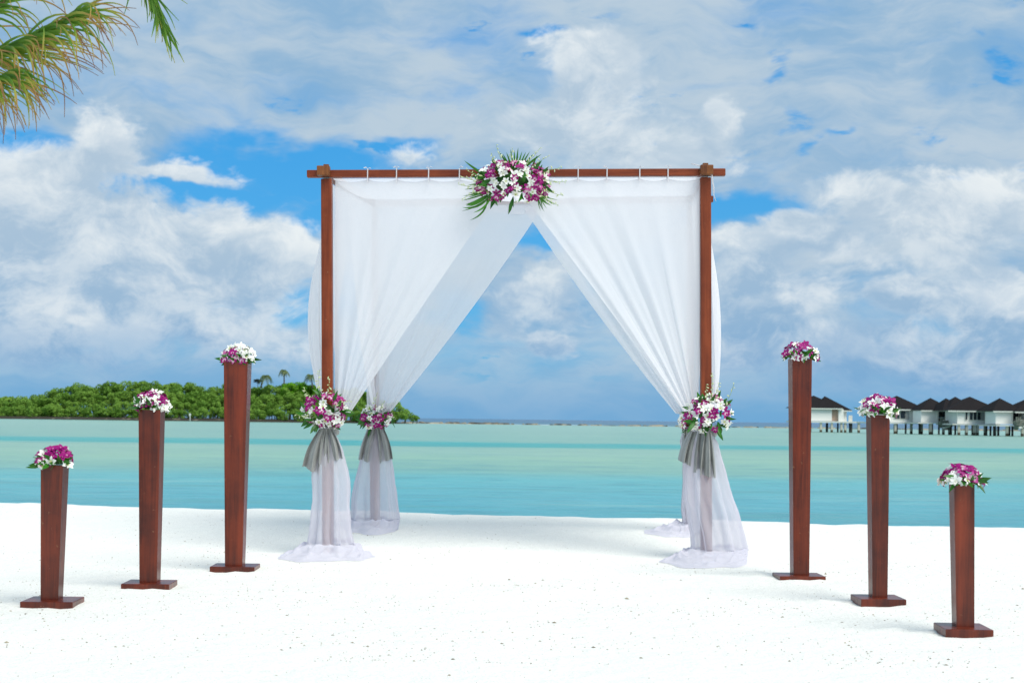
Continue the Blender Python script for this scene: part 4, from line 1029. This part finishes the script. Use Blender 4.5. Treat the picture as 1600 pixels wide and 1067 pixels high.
palm = thing('coconut_palm', (cr.x - .3, ZP + .3, 0), 'coconut palm whose browning fronds hang into the top left corner', 'palm tree')
po = palm.location.copy()
tp = [Vector((0, 0, -.3)), Vector((-.05, 0, .4)), Vector((0, .0, 1.1)), Vector((.18, 0, 1.8)), cr - po]
link_mesh('trunk', *tube(tp, [.20, .16, .13, .12, .11], 14), M['bark'], palm)
SP = ZP / FPX
def leaflet(p, d0, L, w, parent, rg, droop, green=0):
    n = 10; pts = [p]; d = d0.normalized(); 
    wob = Vector((rg.gauss(0, .05), rg.gauss(0, .05), 0))
    for k in range(n):
        pts.append(pts[-1] + d * L / n); d = (d + Vector((0, 0, -droop * (.25 + .12 * k) / n * 2.4)) + wob).normalized()
    V = []; F = []; uv = []; br = rg.uniform(-.20, .06) - green
    for k, q in enumerate(pts):
        t = k / n; ww = w * (.45 + .55 * math.sin(math.pi * min(1, .15 + t * .8))) * (1 - t) ** .75 / 2 + .0009
        dd = (pts[min(k + 1, n)] - pts[max(k - 1, 0)]).normalized(); sd = dd.cross(Vector((rg.uniform(-.05, .05), 1, .3))).normalized()
        V += [q - sd * ww, q + Vector((0, -.3 * ww, .2 * ww)), q + sd * ww]; uv += [(t + br, 0)] * 3
    for k in range(n):
        for i in range(2): a = k * 3 + i; F.append((a, a + 1, a + 4, a + 3))
    link_mesh('leaflet', V, F, M['leaflet'], parent, uv=uv)
def frond(ctrl, n, L0, seed, w=.022, droop=1.0, u0=.25, lift=.5, spread=.8, taper=True, green=0):
    rg = random.Random(seed); pts = []
    a, b_, c_ = [Vector(q) for q in ctrl]
    for k in range(21): t = k / 20; pts.append(a * (1 - t) ** 2 + b_ * 2 * t * (1 - t) + c_ * t * t)
    o = link_mesh('frond', *tube([q - po for q in pts], [.015 * (1 - .75 * k / 20) + .002 for k in range(21)], 8), M['rachis'], palm)
    for k in range(n):
        t = u0 + (1 - u0) * k / (n - 1); f = t * 20; i = min(int(f), 19); p = pts[i].lerp(pts[i + 1], f - i); td = (pts[i + 1] - pts[i]).normalized()
        side = td.cross(Vector((0, -.3, 1))).normalized()
        for sd in (-1, 1):
            L = L0 * (1.0 - (.45 * t ** 3 if taper else 0)) * rg.choice((.6, .8, 1, 1.1, 1.2)) * rg.uniform(.85, 1.1)
            d = td * (.75 + .5 * t) + side * sd * spread * rg.uniform(.15, 1.3) + Vector((rg.gauss(0, .16), rg.gauss(0, .3), rg.gauss(0, .16))) + Vector((0, 0, lift * rg.uniform(-.6, .8)))
            leaflet(p - po, d, L, w * rg.uniform(.7, 1.1), o, rg, droop * rg.choice((.35, .7, 1, 1.3, 1.9)), green)
    return o
frond((cr, P(-60, 130, ZP), P(112, 27, ZP - .1)), 92, .42, 1, .0105, 1.25, .30, .0, .55)
frond((cr, P(-60, 60, ZP + .3), P(75, -45, ZP + .2)), 34, .36, 2, .011, 1.2, .30, -.1, .6)
frond((cr, P(-120, 150, ZP - .2), P(10, 118, ZP - .2)), 56, .36, 3, .010, 1.6, .40, -.1, .6)
frond((cr, P(100, -340, ZP + .2), P(252, 30, ZP + .3)), 60, .28, 4, .012, .6, .60, .0, .20, green=.42)
frond((cr, P(-10, -210, ZP), P(180, -70, ZP)), 26, .26, 5, .009, 2.2, .45, -.1)

# ------------------------------------------------------------------ bits of coral and leaf litter on the sand
m, nt, b = material('beach_litter'); wp = new(nt, 'ShaderNodeNewGeometry').outputs['Position']
nt.links.new(ramp(nt, noise(nt, wp, 6, 2, .5), [(0, (.10, .08, .06)), (.42, (.20, .16, .11)), (.6, (.38, .32, .22)), (1, (.5, .45, .36))]), b.inputs['Base Color']); b.inputs['Roughness'].default_value = .9
mb = MB(); rg = random.Random(99); cnt = 0
while cnt < 5200:
    Z = 5.0 / (rg.random() * .62 + .38) if rg.random() < .8 else rg.uniform(4.5, 12); x = rg.uniform(-.40, .40) * Z
    if Z > 12: continue
    if rg.random() > .10 + 1.1 * max(0, fbm(x * 1.3, Z * 1.3, 8) + .22): continue
    cnt += 1; s = rg.choice((.0010, .0013, .0016, .0022, .0032)) * rg.uniform(.7, 1.3) * (2.2 if rg.random() < .02 else 1)
    z = ground_z(x, Z); an = rg.uniform(0, 3.14); ca, sa = math.cos(an), math.sin(an); e = rg.uniform(1, 2.3)
    q = [(e, 0, 0), (0, 1, .1), (-e, 0, .1), (0, -1, 0), (0, 0, rg.uniform(.5, 1.1))]
    V = [(x + (a * ca - c_ * sa) * s, Z + (a * sa + c_ * ca) * s, z + h * s + .0006) for a, c_, h in q]
    mb.add((V, [(0, 1, 4), (1, 2, 4), (2, 3, 4), (3, 0, 4)]))
tag(mb.build('beach_litter', m, smooth=False), 'scattered dark specks of coral and leaf litter on the white sand', 'litter', kind='stuff')
